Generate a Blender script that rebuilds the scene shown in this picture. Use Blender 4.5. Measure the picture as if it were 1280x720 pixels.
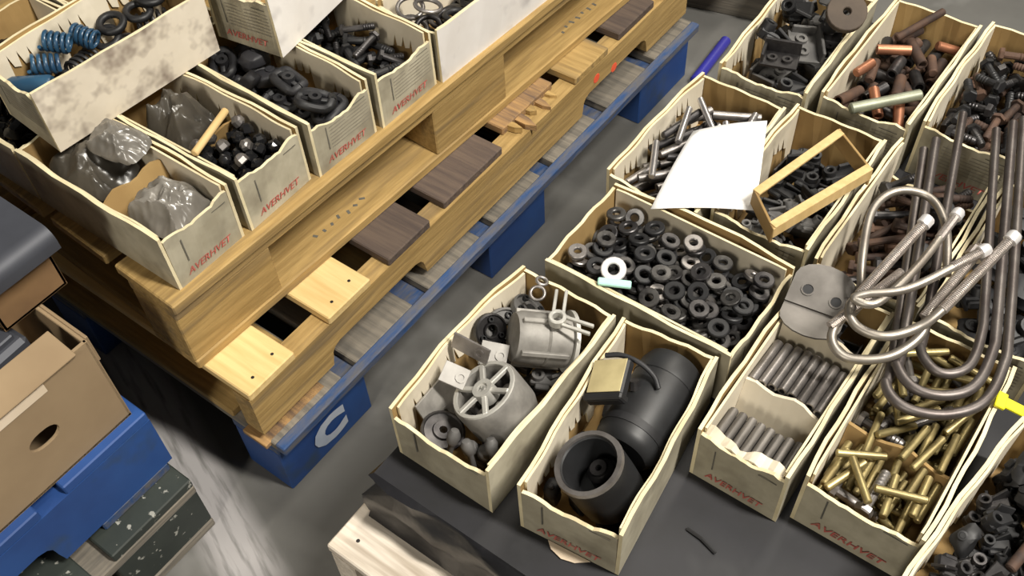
import bpy, math, random
import numpy as np
from mathutils import Matrix, Vector, Euler
for o in list(bpy.data.objects): bpy.data.objects.remove(o)
S = bpy.context.scene; COL = S.collection
R_ = math.radians; PI = math.pi
random.seed(7); rng = np.random.default_rng(7)

# ------------------------------------------------------------------ camera
FPX = 1288.28
CAM = np.array([.80561570, -.38773158, 1.45561366])
RIGHT = np.array([.80506279, .59171957, -.04173552])
DOWN = np.array([.43841949, -.64093156, -.63007546])
FWD = np.array([-.39957759, .48895264, -.77541154])
cd = bpy.data.cameras.new('camera'); cam = bpy.data.objects.new('camera', cd); COL.objects.link(cam)
cd.sensor_width = 36.0; cd.lens = FPX / 1280 * 36.0; cd.clip_start = .02
m = Matrix.Identity(4)
for i in range(3):
    m[i][0] = RIGHT[i]; m[i][1] = -DOWN[i]; m[i][2] = -FWD[i]; m[i][3] = CAM[i]
cam.matrix_world = m; S.camera = cam

def bp(x, y, z):
    """pixel of the photograph + known height -> point in the room"""
    d = RIGHT * ((x - 640) / FPX) + DOWN * ((y - 360) / FPX) + FWD
    return Vector(CAM + d * ((z - CAM[2]) / d[2]))

# ------------------------------------------------------------------ light
w = bpy.data.worlds.new('world'); S.world = w; w.use_nodes = True
w.node_tree.nodes['Background'].inputs[0].default_value = (1, .95, .86, 1)
w.node_tree.nodes['Background'].inputs[1].default_value = .05
def lamp(name, loc, target, sx, sy, power, color=(1, .93, .80)):
    l = bpy.data.lights.new(name, 'AREA'); l.shape = 'RECTANGLE'; l.size = sx; l.size_y = sy
    l.energy = power; l.color = color
    o = bpy.data.objects.new(name, l); COL.objects.link(o); o.location = loc
    o.rotation_euler = (Vector(target) - Vector(loc)).to_track_quat('-Z', 'Y').to_euler()
lamp('tube_light_a', (2.15, .55, 3.6), (.2, .3, .2), .3, 1.2, 175, (1, .95, .86))
lamp('tube_light_b', (.4, 2.9, 3.6), (.2, .9, .3), .5, 2.4, 62)
lamp('tube_light_c', (.9, -3.2, 2.4), (.3, .1, .35), .4, 1.2, 42)
vs = S.view_settings; vs.view_transform = 'Standard'; vs.look = 'None'; vs.gamma = 1; vs.exposure = .30
vs.use_curve_mapping = False

# ------------------------------------------------------------------ materials
MATS = {}
def M(name, c1, c2=None, scale=8., rough=.6, metal=0., stretch=(1, 1, 1), bump=0., lo=.35, hi=.65,
      rnd=.0, detail=4., c3=None, s3=3., lo3=.55, hi3=.7, spec=.5, trans=0., alpha=1.):
    mt = bpy.data.materials.new(name); mt.use_nodes = True; nt = mt.node_tree; N = nt.nodes; L = nt.links
    b = N['Principled BSDF']; b.inputs['Roughness'].default_value = rough; b.inputs['Metallic'].default_value = metal
    b.inputs['Specular IOR Level'].default_value = spec; b.inputs['Transmission Weight'].default_value = trans
    b.inputs['Alpha'].default_value = alpha
    if c2 is None: c2 = tuple(x * .7 for x in c1)
    tc = N.new('ShaderNodeTexCoord'); oi = N.new('ShaderNodeObjectInfo')
    mul = N.new('ShaderNodeVectorMath'); mul.operation = 'MULTIPLY'; mul.inputs[1].default_value = stretch
    L.new(tc.outputs['Object'], mul.inputs[0])
    off = N.new('ShaderNodeMath'); off.operation = 'MULTIPLY'; off.inputs[1].default_value = 37.
    L.new(oi.outputs['Random'], off.inputs[0])
    ad = N.new('ShaderNodeVectorMath'); L.new(mul.outputs[0], ad.inputs[0]); L.new(off.outputs[0], ad.inputs[1])
    def noise(sc, dt=detail):
        n = N.new('ShaderNodeTexNoise'); n.inputs['Scale'].default_value = sc; n.inputs['Detail'].default_value = dt
        n.inputs['Roughness'].default_value = .6; L.new(ad.outputs[0], n.inputs['Vector']); return n
    def ramp(src, lo, hi):
        r = N.new('ShaderNodeMapRange'); r.inputs[1].default_value = lo; r.inputs[2].default_value = hi
        L.new(src, r.inputs[0]); return r
    n1 = noise(scale); r1 = ramp(n1.outputs[0], lo, hi)
    mx = N.new('ShaderNodeMix'); mx.data_type = 'RGBA'; mx.inputs[6].default_value = (*c1, 1); mx.inputs[7].default_value = (*c2, 1)
    L.new(r1.outputs[0], mx.inputs[0]); out = mx.outputs[2]
    if c3:
        n3 = noise(s3, 3.); r3 = ramp(n3.outputs[0], lo3, hi3)
        m3 = N.new('ShaderNodeMix'); m3.data_type = 'RGBA'; L.new(out, m3.inputs[6]); m3.inputs[7].default_value = (*c3, 1)
        L.new(r3.outputs[0], m3.inputs[0]); out = m3.outputs[2]
    if rnd:
        hv = N.new('ShaderNodeHueSaturation'); mr = N.new('ShaderNodeMapRange')
        mr.inputs[3].default_value = 1 - rnd; mr.inputs[4].default_value = 1 + rnd
        L.new(oi.outputs['Random'], mr.inputs[0]); L.new(mr.outputs[0], hv.inputs['Value'])
        L.new(out, hv.inputs['Color']); out = hv.outputs[0]
    L.new(out, b.inputs['Base Color'])
    if bump:
        bn = N.new('ShaderNodeBump'); bn.inputs['Strength'].default_value = bump; bn.inputs['Distance'].default_value = .004
        L.new(n1.outputs[0], bn.inputs['Height']); L.new(bn.outputs[0], b.inputs['Normal'])
    MATS[name] = mt; return mt

WS = (3, 40, 40)   # boards have their grain along local x
M('wood_yellow', (.43, .285, .105), (.29, .185, .062), 3, .75, stretch=WS, bump=.3, rnd=.12, c3=(.19, .135, .07), s3=.75, lo3=.52, hi3=.78)
M('wood_fresh', (.74, .54, .25), (.60, .42, .17), 2, .7, stretch=WS, bump=.2, rnd=.05)
M('wood_dark', (.115, .082, .062), (.07, .05, .042), 3, .85, stretch=WS, bump=.5, rnd=.1)
M('wood_split', (.42, .25, .10), (.14, .09, .06), 2, .85, stretch=WS, bump=.7)
M('wood_grey', (.20, .175, .14), (.11, .10, .085), 3, .85, stretch=WS, bump=.4, rnd=.2)
M('wood_pale', (.78, .70, .60), (.55, .48, .39), 2.5, .8, stretch=WS, bump=.4, rnd=.06, c3=(.30, .23, .16), s3=.7, lo3=.6, hi3=.75)
M('blue_paint', (.014, .05, .19), (.02, .075, .26), 6, .55, bump=.15, rnd=.1, c3=(.03, .055, .10), s3=10, lo3=.58, hi3=.75)
M('blue_worn', (.02, .06, .17), (.10, .10, .11), 9, .65, stretch=(2, 8, 8), bump=.3, rnd=.1)
M('green_black_paint', (.020, .026, .023), (.034, .042, .036), 9, .6, bump=.3, c3=(.30, .30, .27), s3=60, lo3=.63, hi3=.67)
M('white_paint', (.55, .60, .68), (.35, .42, .55), 12, .7)
M('orange_paint', (.9, .14, .06), (.8, .10, .04), 9, .6)
M('card_white', (.47, .43, .325), (.35, .315, .23), 16, .8, bump=.06, rnd=.10, c3=(.19, .165, .12), s3=15, lo3=.48, hi3=.80)
M('card_stained', (.72, .65, .54), (.62, .55, .44), 9, .8, bump=.06, c3=(.25, .20, .16), s3=17, lo3=.50, hi3=.66)
M('card_clean', (.82, .79, .76), (.74, .70, .66), 9, .75, c3=(.55, .52, .5), s3=14, lo3=.58, hi3=.75)
M('card_liner', (.74, .67, .54), (.62, .55, .42), 7, .8, rnd=.05, c3=(.40, .35, .26), s3=11, lo3=.55, hi3=.78)
M('card_edge', (.78, .69, .46), (.62, .53, .33), 20, .8, rnd=.05)
M('card_brown', (.36, .235, .09), (.29, .18, .065), 8, .85, bump=.05, rnd=.06, c3=(.18, .115, .05), s3=6, lo3=.55, hi3=.75)
M('carton_brown', (.30, .215, .125), (.25, .175, .10), 7, .85, bump=.04)
M('carton_rust', (.24, .14, .06), (.16, .09, .04), 8, .85)
M('tape', (.74, .62, .48), (.66, .54, .40), 8, .5)
M('ink_red', (.50, .10, .085), (.42, .13, .10), 40, .8)
M('ink_grey', (.22, .20, .16), (.28, .25, .20), 60, .8)
M('ink_dark', (.10, .095, .08), (.16, .15, .12), 60, .8)
M('paper', (.93, .93, .93), (.91, .91, .91), 5, .7)
M('black_wrap', (.016, .016, .019), (.010, .010, .012), 9, .36, bump=.9, c3=(.028, .028, .032), s3=4, lo3=.5, hi3=.8)
M('black_board', (.017, .017, .021), (.012, .012, .014), 12, .62, bump=.1, c3=(.035, .035, .038), s3=9, lo3=.6, hi3=.85)
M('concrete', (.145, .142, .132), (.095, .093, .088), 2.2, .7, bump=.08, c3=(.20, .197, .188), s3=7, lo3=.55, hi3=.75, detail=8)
M('steel_dark', (.10, .095, .095), (.035, .033, .035), 30, .42, .75, rnd=.35)
M('steel_ring', (.12, .115, .11), (.03, .028, .028), 35, .45, .65, rnd=.5)
M('steel_mid', (.33, .31, .30), (.18, .165, .155), 30, .42, .8, rnd=.25)
M('steel_clamp', (.22, .205, .19), (.13, .12, .11), 18, .5, .55)
M('steel_rod', (.20, .185, .17), (.12, .11, .10), 25, .5, .6, rnd=.15, stretch=(8, 8, 1))
M('steel_bright', (.75, .73, .72), (.55, .52, .52), 30, .3, .85, rnd=.1)
M('chrome_white', (.85, .83, .83), (.75, .73, .73), 30, .35, .5)
M('aluminium', (.33, .315, .29), (.19, .18, .165), 25, .62, .25, rnd=.15)
M('alu_pale', (.58, .57, .53), (.42, .41, .38), 25, .5, .4)
M('plate_grey', (.42, .405, .38), (.30, .285, .265), 25, .6, .2)
M('cast_grey', (.17, .165, .16), (.10, .097, .095), 22, .65, .35, bump=.2, rnd=.2)
M('iron_black', (.022, .022, .024), (.012, .012, .013), 20, .5, .2, bump=.1, rnd=.3)
M('black_paint', (.022, .023, .025), (.016, .016, .017), 20, .48, .1, bump=.05)
M('rubber', (.024, .024, .028), (.016, .016, .018), 14, .55, 0, bump=.15, rnd=.3)
M('black_gloss', (.02, .02, .022), (.012, .012, .013), 14, .14, .3, rnd=.3)
M('rust', (.12, .066, .042), (.05, .033, .028), 26, .75, .3, bump=.2, rnd=.35)
M('copper', (.55, .24, .13), (.38, .17, .10), 22, .45, .7, rnd=.2)
M('green_rod', (.30, .32, .24), (.22, .23, .17), 30, .5, .5)
M('brass', (.42, .345, .16), (.21, .165, .075), 25, .42, .7, rnd=.2)
M('ubolt_steel', (.20, .18, .17), (.12, .10, .095), 20, .45, .75, rnd=.2)
M('ubolt_light', (.36, .33, .29), (.24, .21, .18), 20, .42, .75)
M('thread', (.62, .57, .54), (.45, .40, .37), 60, .35, .8)
M('blue_plastic', (.016, .05, .105), (.03, .09, .16), 12, .3)
M('indigo', (.03, .03, .30), (.04, .035, .24), 8, .4)
M('mint', (.45, .80, .68), (.40, .74, .62), 8, .5)
M('yellow_tag', (.85, .80, .02), (.8, .74, .02), 8, .5)
M('label_yellow', (.62, .53, .28), (.40, .33, .17), 12, .7)
M('bag', (.27, .25, .22), (.16, .148, .13), 12, .26, 0, rnd=.1, trans=.2, spec=.7)
M('bag_dark', (.085, .075, .06), (.04, .036, .03), 12, .30, 0, trans=.1, spec=.6)
M('sheet_metal', (.06, .065, .08), (.045, .048, .06), 8, .55, .2)
M('wood_stick', (.66, .47, .22), (.55, .38, .16), 3, .7, stretch=(30, 30, 3))
M('dirt_brown', (.10, .075, .055), (.06, .045, .035), 14, .8, 0)

# floor material: concrete with a streaky, soft-edged pale stripe mixed into its colour, running past the pallets
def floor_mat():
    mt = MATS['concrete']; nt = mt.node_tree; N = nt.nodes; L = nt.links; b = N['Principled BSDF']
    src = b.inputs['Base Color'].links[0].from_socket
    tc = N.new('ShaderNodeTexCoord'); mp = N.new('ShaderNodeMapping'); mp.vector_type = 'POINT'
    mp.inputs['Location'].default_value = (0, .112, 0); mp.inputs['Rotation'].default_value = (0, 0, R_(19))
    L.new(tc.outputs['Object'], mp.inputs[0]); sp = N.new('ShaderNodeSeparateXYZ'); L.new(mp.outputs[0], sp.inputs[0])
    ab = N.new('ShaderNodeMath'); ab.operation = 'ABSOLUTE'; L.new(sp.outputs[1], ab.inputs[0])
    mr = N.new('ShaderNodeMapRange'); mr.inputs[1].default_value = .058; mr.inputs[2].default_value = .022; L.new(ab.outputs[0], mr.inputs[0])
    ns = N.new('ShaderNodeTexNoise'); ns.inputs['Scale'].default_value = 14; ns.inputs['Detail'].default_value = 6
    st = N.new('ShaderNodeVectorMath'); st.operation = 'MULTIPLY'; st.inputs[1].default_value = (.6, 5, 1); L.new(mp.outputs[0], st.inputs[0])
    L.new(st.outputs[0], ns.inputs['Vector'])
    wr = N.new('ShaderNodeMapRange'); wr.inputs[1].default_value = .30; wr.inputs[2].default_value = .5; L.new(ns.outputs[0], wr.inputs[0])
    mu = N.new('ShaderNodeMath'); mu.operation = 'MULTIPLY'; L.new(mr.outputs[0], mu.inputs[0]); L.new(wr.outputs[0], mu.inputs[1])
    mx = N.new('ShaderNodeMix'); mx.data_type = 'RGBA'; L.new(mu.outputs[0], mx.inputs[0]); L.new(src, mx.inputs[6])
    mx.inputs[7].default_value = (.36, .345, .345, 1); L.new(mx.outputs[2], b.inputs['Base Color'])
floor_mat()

# ------------------------------------------------------------------ mesh helpers
class MB:
    def __init__(s): s.v = []; s.f = []; s.mi = []
    def add(s, vs, fs, mi=0, T=None):
        n = len(s.v)
        for p in vs: s.v.append(tuple(T @ Vector(p)) if T is not None else tuple(p))
        for i, f in enumerate(fs):
            s.f.append(tuple(n + k for k in f)); s.mi.append(mi[i] if isinstance(mi, (list, tuple)) else mi)
        return s
    def box(s, sx, sy, sz, c=(0, 0, 0), b=None, mi=0, T=None):
        x, y, z = sx / 2, sy / 2, sz / 2
        if b is None: b = min(sx, sy, sz) * .12
        vs = []; idx = {}
        for ix in (-1, 1):
            for iy in (-1, 1):
                for iz in (-1, 1):
                    for a in range(3):
                        p = [ix * (x - b), iy * (y - b), iz * (z - b)]; p[a] = (ix * x, iy * y, iz * z)[a]
                        idx[ix, iy, iz, a] = len(vs); vs.append((p[0] + c[0], p[1] + c[1], p[2] + c[2]))
        fs = []
        for a in range(3):
            o1, o2 = [k for k in range(3) if k != a]
            for sg in (-1, 1):
                q = []
                for s1, s2 in ((-1, -1), (1, -1), (1, 1), (-1, 1)):
                    k = [0, 0, 0]; k[a] = sg; k[o1] = s1; k[o2] = s2; q.append(idx[k[0], k[1], k[2], a])
                fs.append(q if (sg > 0) == (a != 1) else q[::-1])
        for a in range(3):           # edges parallel to a
            o1, o2 = [k for k in range(3) if k != a]
            for s1 in (-1, 1):
                for s2 in (-1, 1):
                    k0 = [0, 0, 0]; k0[a] = -1; k0[o1] = s1; k0[o2] = s2; k1 = list(k0); k1[a] = 1
                    q = [idx[(*k0, o1)], idx[(*k1, o1)], idx[(*k1, o2)], idx[(*k0, o2)]]
                    fs.append(q)
        for ix in (-1, 1):
            for iy in (-1, 1):
                for iz in (-1, 1): fs.append([idx[ix, iy, iz, a] for a in range(3)])
        return s.add(vs, fs, mi, T)
    def lathe(s, prof, n=20, T=None, mi=0, closed=False):
        """prof: list of (r,z); revolve about z"""
        vs = []; fs = []; rings = []
        for r, z in prof:
            if r < 1e-6: rings.append([len(vs)]); vs.append((0, 0, z))
            else:
                rings.append(list(range(len(vs), len(vs) + n)))
                vs += [(r * math.cos(2 * PI * k / n), r * math.sin(2 * PI * k / n), z) for k in range(n)]
        pairs = list(zip(rings, rings[1:])) + ([(rings[-1], rings[0])] if closed else [])
        for a, b in pairs:
            for k in range(n):
                k2 = (k + 1) % n
                if len(a) == 1 and len(b) == 1: continue
                if len(a) == 1: fs.append((a[0], b[k2], b[k]))
                elif len(b) == 1: fs.append((a[k], a[k2], b[0]))
                else: fs.append((a[k], a[k2], b[k2], b[k]))
        return s.add(vs, fs, mi, T)
    def tube(s, pts, r, n=10, mi=0, T=None, cap=True):
        pts = [Vector(p) for p in pts]; rs = r if isinstance(r, (list, tuple)) else [r] * len(pts)
        vs = []; fs = []; up = None
        for i, p in enumerate(pts):
            t = (pts[min(i + 1, len(pts) - 1)] - pts[max(i - 1, 0)]).normalized()
            if up is None: up = t.orthogonal().normalized()
            up = (up - t * up.dot(t)).normalized(); sd = t.cross(up)
            for k in range(n):
                a = 2 * PI * k / n; vs.append(p + (up * math.cos(a) + sd * math.sin(a)) * rs[i])
        for i in range(len(pts) - 1):
            for k in range(n):
                k2 = (k + 1) % n; fs.append((i * n + k, i * n + k2, (i + 1) * n + k2, (i + 1) * n + k))
        if cap: fs.append(tuple(range(n))[::-1]); fs.append(tuple(range((len(pts) - 1) * n, len(pts) * n)))
        return s.add(vs, fs, mi, T)
    def prism(s, poly, z0, z1, mi=0, T=None):
        n = len(poly); vs = [(x, y, z0) for x, y in poly] + [(x, y, z1) for x, y in poly]
        fs = [tuple(range(n))[::-1], tuple(range(n, 2 * n))] + [(k, (k + 1) % n, n + (k + 1) % n, n + k) for k in range(n)]
        return s.add(vs, fs, mi, T)
    def mesh(s, name, mats, smooth=None):
        me = bpy.data.meshes.new(name); me.from_pydata(s.v, [], s.f)
        for mt in (mats if isinstance(mats, (list, tuple)) else [mats]): me.materials.append(MATS[mt])
        me.polygons.foreach_set('material_index', s.mi)
        import bmesh
        b = bmesh.new(); b.from_mesh(me); bmesh.ops.recalc_face_normals(b, faces=b.faces); b.to_mesh(me); b.free()
        if smooth:
            me.polygons.foreach_set('use_smooth', [True] * len(me.polygons)); me.set_sharp_from_angle(angle=R_(smooth))
        me.update(); return me
def link(name, me, parent=None, loc=(0, 0, 0), rot=(0, 0, 0), mtx=None):
    o = bpy.data.objects.new(name, me); COL.objects.link(o)
    if parent: o.parent = parent
    if mtx is not None: o.matrix_local = mtx if parent else mtx
    else: o.location = loc; o.rotation_euler = rot
    return o
def tag(o, label, cat, group=None, kind=None):
    o['label'] = label; o['category'] = cat
    if group: o['group'] = group
    if kind: o['kind'] = kind
    return o
def empty(name, label, cat, loc=(0, 0, 0), rz=0., group=None, mtx=None):
    o = bpy.data.objects.new(name, None); COL.objects.link(o); o.empty_display_size = .03
    if mtx is not None: o.matrix_world = mtx
    else: o.location = loc; o.rotation_euler = (0, 0, rz)
    return tag(o, label, cat, group)
def struct(name, me, **k):
    o = link(name, me, **k); o['kind'] = 'structure'; return o
def spline(ctrl, n=8):
    P = [Vector(c) for c in ctrl]; P = [P[0] * 2 - P[1]] + P + [P[-1] * 2 - P[-2]]; out = []
    for i in range(1, len(P) - 2):
        for k in range(n):
            t = k / n; a, b, c, d = P[i - 1:i + 3]
            out.append(.5 * ((2 * b) + (c - a) * t + (2 * a - 5 * b + 4 * c - d) * t * t + (3 * b - a - 3 * c + d) * t ** 3))
    out.append(P[-2]); return out
_cache = {}
def board(name, L, W, T, mat, parent, loc, axis='x', tilt=(0, 0, 0), bev=.002):
    """a plank with its grain along its own x"""
    key = (round(L, 3), round(W, 3), round(T, 3), mat)
    if key not in _cache: _cache[key] = MB().box(L, W, T, b=bev).mesh(name, mat)
    rz = {'x': 0, 'y': PI / 2}[axis]
    return link(name, _cache[key], parent, loc, (tilt[0], tilt[1], tilt[2] + rz))
def text_mesh(txt, width, height, mat, shear=0., bold=0.):
    cu = bpy.data.curves.new('lettering', 'FONT'); cu.body = txt; cu.align_x = 'CENTER'; cu.align_y = 'CENTER'
    cu.extrude = 0; cu.offset = bold; cu.shear = shear; cu.resolution_u = 3
    ob = bpy.data.objects.new('tmp', cu); COL.objects.link(ob); dg = bpy.context.evaluated_depsgraph_get(); dg.update()
    me = bpy.data.meshes.new_from_object(ob.evaluated_get(dg)); bpy.data.objects.remove(ob)
    co = np.empty(len(me.vertices) * 3); me.vertices.foreach_get('co', co); co = co.reshape(-1, 3)
    mn, mx = co.min(0), co.max(0); c = (mn + mx) / 2; s = np.array([width, height]) / np.maximum((mx - mn)[:2], 1e-6)
    q = np.zeros_like(co); q[:, 0] = (co[:, 0] - c[0]) * s[0]; q[:, 2] = (co[:, 1] - c[1]) * s[1]
    me.vertices.foreach_set('co', q.ravel()); me.materials.clear(); me.materials.append(MATS[mat]); me.update()
    return me       # lies in xz, faces -y

# ------------------------------------------------------------------ the floor
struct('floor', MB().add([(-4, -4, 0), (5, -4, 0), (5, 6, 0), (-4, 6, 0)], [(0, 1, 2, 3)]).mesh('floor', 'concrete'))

# ------------------------------------------------------------------ pallets
IN = .0254
def stringer_mesh(L, W, H, mat, notches, r=.02, nh=.04):
    P = [(-L / 2, 0)]
    for a, b in notches:
        a -= L / 2; b -= L / 2
        P += [(a, 0), (a + .004, nh * .45)] + [(a + r - r * math.cos(t) + .004, nh - r + r * math.sin(t)) for t in (.4, .9, 1.57)]
        P += [(b - r + r * math.cos(t) - .004, nh - r + r * math.sin(t)) for t in (1.57, .9, .4)] + [(b - .004, nh * .45), (b, 0)]
    P += [(L / 2, 0), (L / 2, H), (-L / 2, H)]
    T = Matrix(((1, 0, 0, 0), (0, 0, -1, 0), (0, 1, 0, 0), (0, 0, 0, 1)))
    return MB().prism(P, -W / 2, W / 2, T=T).mesh('stringer', mat)

# yellow stringer pallet (48 x 40 in), right face x=0, near end y=0
Z1 = .141
yp = empty('stringer_pallet', 'yellow wooden stringer pallet with notched sides lying on the blue pallet', 'pallet', (0, 0, Z1), group=None)
sm = stringer_mesh(1.219, .036, .089, 'wood_yellow', [(6 * IN, 15 * IN), (33 * IN, 42 * IN)])
for x in (-.018, -.508, -.998):
    link('stringer', sm, yp, (x, .6095, .016), (0, 0, PI / 2))
tops = [(.001, .092, 'wood_fresh'), (.165, .258, 'wood_fresh'), (.302, .403, 'wood_dark'), (.445, .602, 'wood_dark'),
        (.638, .786, 'wood_split'), (.816, .923, 'wood_yellow'), (.966, 1.09, 'wood_dark'), (1.12, 1.217, 'wood_yellow')]
for i, (a, b, mt) in enumerate(tops):
    e = (.002, .002, .001, -.004, -.030, .0, -.004, .0)[i]
    L = 1.016 + e; o = board('deckboard', L, b - a, .016, mt, yp, (e - L / 2, (a + b) / 2, .113), 'x')
    for k in range(2):           # nail heads on the plank end
        if i in (0, 1):
            nm = _cache.setdefault('nail', MB().lathe([(0, .0006), (.0026, .0004), (.0030, -.001)], 8).mesh('nail_head', 'steel_dark'))
            link('nail_head', nm, o, (L / 2 - .018 - .006 * k, -.02 + .045 * k, .008))
# splintered end of the broken board
for k, (dy, ln, sx, tl) in enumerate(((-.055, .030, .016, .1), (-.03, .046, .022, -.06), (0, .022, .02, .05), (.028, .036, .018, -.1), (.055, .026, .016, .08))):
    mb = MB().prism([(-.02, -sx / 2), (ln * .6, -sx / 2 + .003), (ln, .001), (ln * .5, sx / 2 - .002), (-.02, sx / 2)], -.006, .006)
    link('splinter', mb.mesh('splinter', 'wood_split' if k % 2 else 'wood_yellow'), yp, (-.035, .712 + dy, .113 - .002 * k), (0, 0, tl))
for a, b in ((.0, .14), (.29, .38), (.565, .655), (.84, .93), (1.08, 1.219)):
    board('bottom_board', .90, b - a, .016, 'wood_yellow', yp, (-.52, (a + b) / 2, .008), 'x')
for y, z in ((.885, .075), (.945, .060)):
    link('paint_mark', MB().lathe([(0, .0005), (.009, .0004), (.010, 0)], 10).mesh('paint_mark', 'orange_paint'), yp, (.0003, y, z), (0, PI / 2, 0))

# blue block pallet on the floor
def block_pallet(name, label, loc, rz, bm, dm, X=1.016, Y=1.219, bl=.16, H=.141, bw=.12, bcen=None, sidemat=None, tops=7, x0_over=.0, deck_y=False, runners=True):
    p = empty(name, label, 'pallet', loc, rz); t = .018; bh = H - 3 * t - .0
    bcen = bcen or bl; sidemat = sidemat or bm
    for x in (-bw / 2, -X / 2, -X + bw / 2):
        if runners: board('bottom_board', Y, bw, t, sidemat, p, (x, Y / 2, t / 2), 'y')
        for y, l in ((bl / 2, bl), (Y / 2, bcen), (Y - bl / 2, bl)):
            zb = t if runners else 0.
            board('block', l, bw - .004, bh + t - zb, bm, p, (x, y, zb + (bh + t - zb) / 2), 'y')
        board('stringer_board', Y, bw, t, sidemat, p, (x, Y / 2, t * 1.5 + bh), 'y')
    for y in (.06, Y - .06) if runners else ():
        for k in (-1, 1):
            board('cross_board', X / 2 - 1.5 * bw, .10, t, sidemat, p, (-X / 2 + k * (X / 4), y, t / 2), 'x')
    if deck_y:
        for k in range(7):
            board('deckboard', Y, .125, t, dm, p, (x0_over - .0625 - (X - .125) * k / 6, Y / 2, H - t / 2), 'y')
        return p
    wdt = Y / tops * .80
    for k in range(tops):
        wk = wdt if 0 < k < tops - 1 else wdt * 1.05
        y = wk / 2 + (Y - wk) * k / (tops - 1)
        board('deckboard', X + x0_over, wk, t, dm if not isinstance(dm, list) else dm[k % len(dm)], p, (-X / 2 + x0_over / 2, y, H - t / 2), 'x')
    return p
bpal = block_pallet('block_pallet', 'blue painted block pallet on the floor under the yellow pallets', (.015, .002, 0), 0, 'blue_paint',
                    'wood_grey', bl=.19, bcen=.17, bw=.10, sidemat='blue_worn', x0_over=.0, runners=False)
board('edge_board', 1.219, .018, .019, 'blue_worn', bpal, (.009, .6095, .1325), 'y')
cm = text_mesh('C', .072, .064, 'white_paint', bold=.07)
link('letter', cm, bpal, (.0008, .098, .055), (0, 0, PI / 2))
link('broken_edge', MB().box(.05, .13, .010).mesh('broken_edge', 'wood_split'), bpal, (-.034, .055, .1360))

# upper yellow block pallet, turned a little
ul = Matrix.Translation((-.088, -.007, .262)) @ Matrix.Rotation(R_(-2.43), 4, 'Z')
up = block_pallet('block_pallet', 'upper yellow block pallet carrying the white parts bins', (-.088, -.007, .262), R_(-2.43), 'wood_yellow',
                  'wood_yellow', bl=.168, bcen=.180, bw=.10, H=.147, x0_over=.006, deck_y=True)
# stencilled marks on its bottom runner
for y0 in (.27, .90):
    for k in range(7):
        a = random.uniform(.006, .012)
        link('stencil_mark', MB().box(a, .0045, .0006, b=.0001).mesh('stencil_mark', 'ink_dark'), up, (-.034 + random.uniform(-.004, .004), y0 + .017 * k, .0183), (0, 0, random.uniform(-.5, .9)))

# the pallet pair in the near left corner
gp = block_pallet('block_pallet', 'dark chipped green black pallet at the bottom below the brown carton', (-.045, -1.33, 0), 0, 'green_black_paint',
                  'green_black_paint', bl=.15, bw=.12, sidemat='wood_grey')
bp2 = empty('stringer_pallet', 'blue notched stringer pallet directly under the brown carton', 'pallet', (-.082, -1.325, .141))
sm2 = stringer_mesh(1.219, .04, .105, 'blue_paint', [(6 * IN, 15 * IN), (31.5 * IN, 40.5 * IN)], nh=.05)
for x in (-.02, -.5, -.98): link('stringer', sm2, bp2, (x, .6095, .018), (0, 0, PI / 2))
for k in range(7): board('deckboard', 1.0, .14, .018, 'blue_paint', bp2, (-.5, .07 + .17983 * k, .132), 'x')
for y in (.07, .6, 1.15): board('bottom_board', 1.0, .12, .018, 'blue_worn', bp2, (-.5, y, .009), 'x')

# pale pallet under the black slab
def right_pallet(label, loc, mat, n=8):
    pp = empty('stringer_pallet', label, 'pallet', loc)
    sm3 = stringer_mesh(1.219, .04, .089, mat, [(6 * IN, 15 * IN), (33 * IN, 42 * IN)])
    for x in (.026, .5, .98): link('stringer', sm3, pp, (x, .6095, .016), (0, 0, PI / 2))
    for k in range(n):
        o = board('deckboard', 1.016, .135, .016, mat, pp, (.508, .068 + .1547 * k, .113), 'x')
        for q in range(3): link('nail_head', _cache['nail'], o, (-.478 + .012 * (q % 2), -.04 + .04 * q, .008))
    for y in (.06, .6, 1.15): board('bottom_board', 1.016, .10, .016, mat, pp, (.508, y, .008), 'x')
right_pallet('grey weathered pallet on the floor below the pale one', (.262, -.06, 0), 'wood_grey')
right_pallet('pale weathered wooden pallet under the black wrapped load', (.234, -.096, .121), 'wood_pale')

# black wrapped slab that carries the right hand bins
def slab():
    x0, x1, y0, y1, z0, z1 = .264, 1.16, -.022, 1.13, .242, .349
    ring = []; nx, ny = 26, 32
    for k in range(nx): ring.append((x0 + (x1 - x0) * k / nx, y0, 0, -1))
    for k in range(ny): ring.append((x1, y0 + (y1 - y0) * k / ny, 1, 0))
    for k in range(nx): ring.append((x1 - (x1 - x0) * k / nx, y1, 0, 1))
    for k in range(ny): ring.append((x0, y1 - (y1 - y0) * k / ny, -1, 0))
    n = len(ring); prof = [(0, .012), (.12, .010), (.35, .006), (.55, .008), (.75, .003), (.9, .003), (.97, .001), (1, -.004)]
    mb = MB(); vs = []
    for i, (t, d) in enumerate(prof):
        for j, (x, y, ax, ay) in enumerate(ring):
            cx, cy = (x - (x0 + x1) / 2) / (x1 - x0) * 2, (y - (y0 + y1) / 2) / (y1 - y0) * 2
            wv = .004 * math.sin(j * 1.7 + i * .9) + .004 * math.sin(j * .63 - i * 1.9) if 0 < i < len(prof) - 1 else 0
            dd = d + wv
            vs.append((x + dd * np.sign(cx) * (abs(cx) > .93), y + dd * np.sign(cy) * (abs(cy) > .95), z0 + (z1 - z0) * t))
    fs = []
    for i in range(len(prof) - 1):
        for j in range(n): fs.append((i * n + j, i * n + (j + 1) % n, (i + 1) * n + (j + 1) % n, (i + 1) * n + j))
    mb.add(vs, fs, 0)
    mb.add(vs[:n], [tuple(range(n))[::-1]], 0); mb.add(vs[-n:], [tuple(range(n))], 1)
    return mb.mesh('black_slab', ['black_wrap', 'black_board'], smooth=50)
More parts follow.
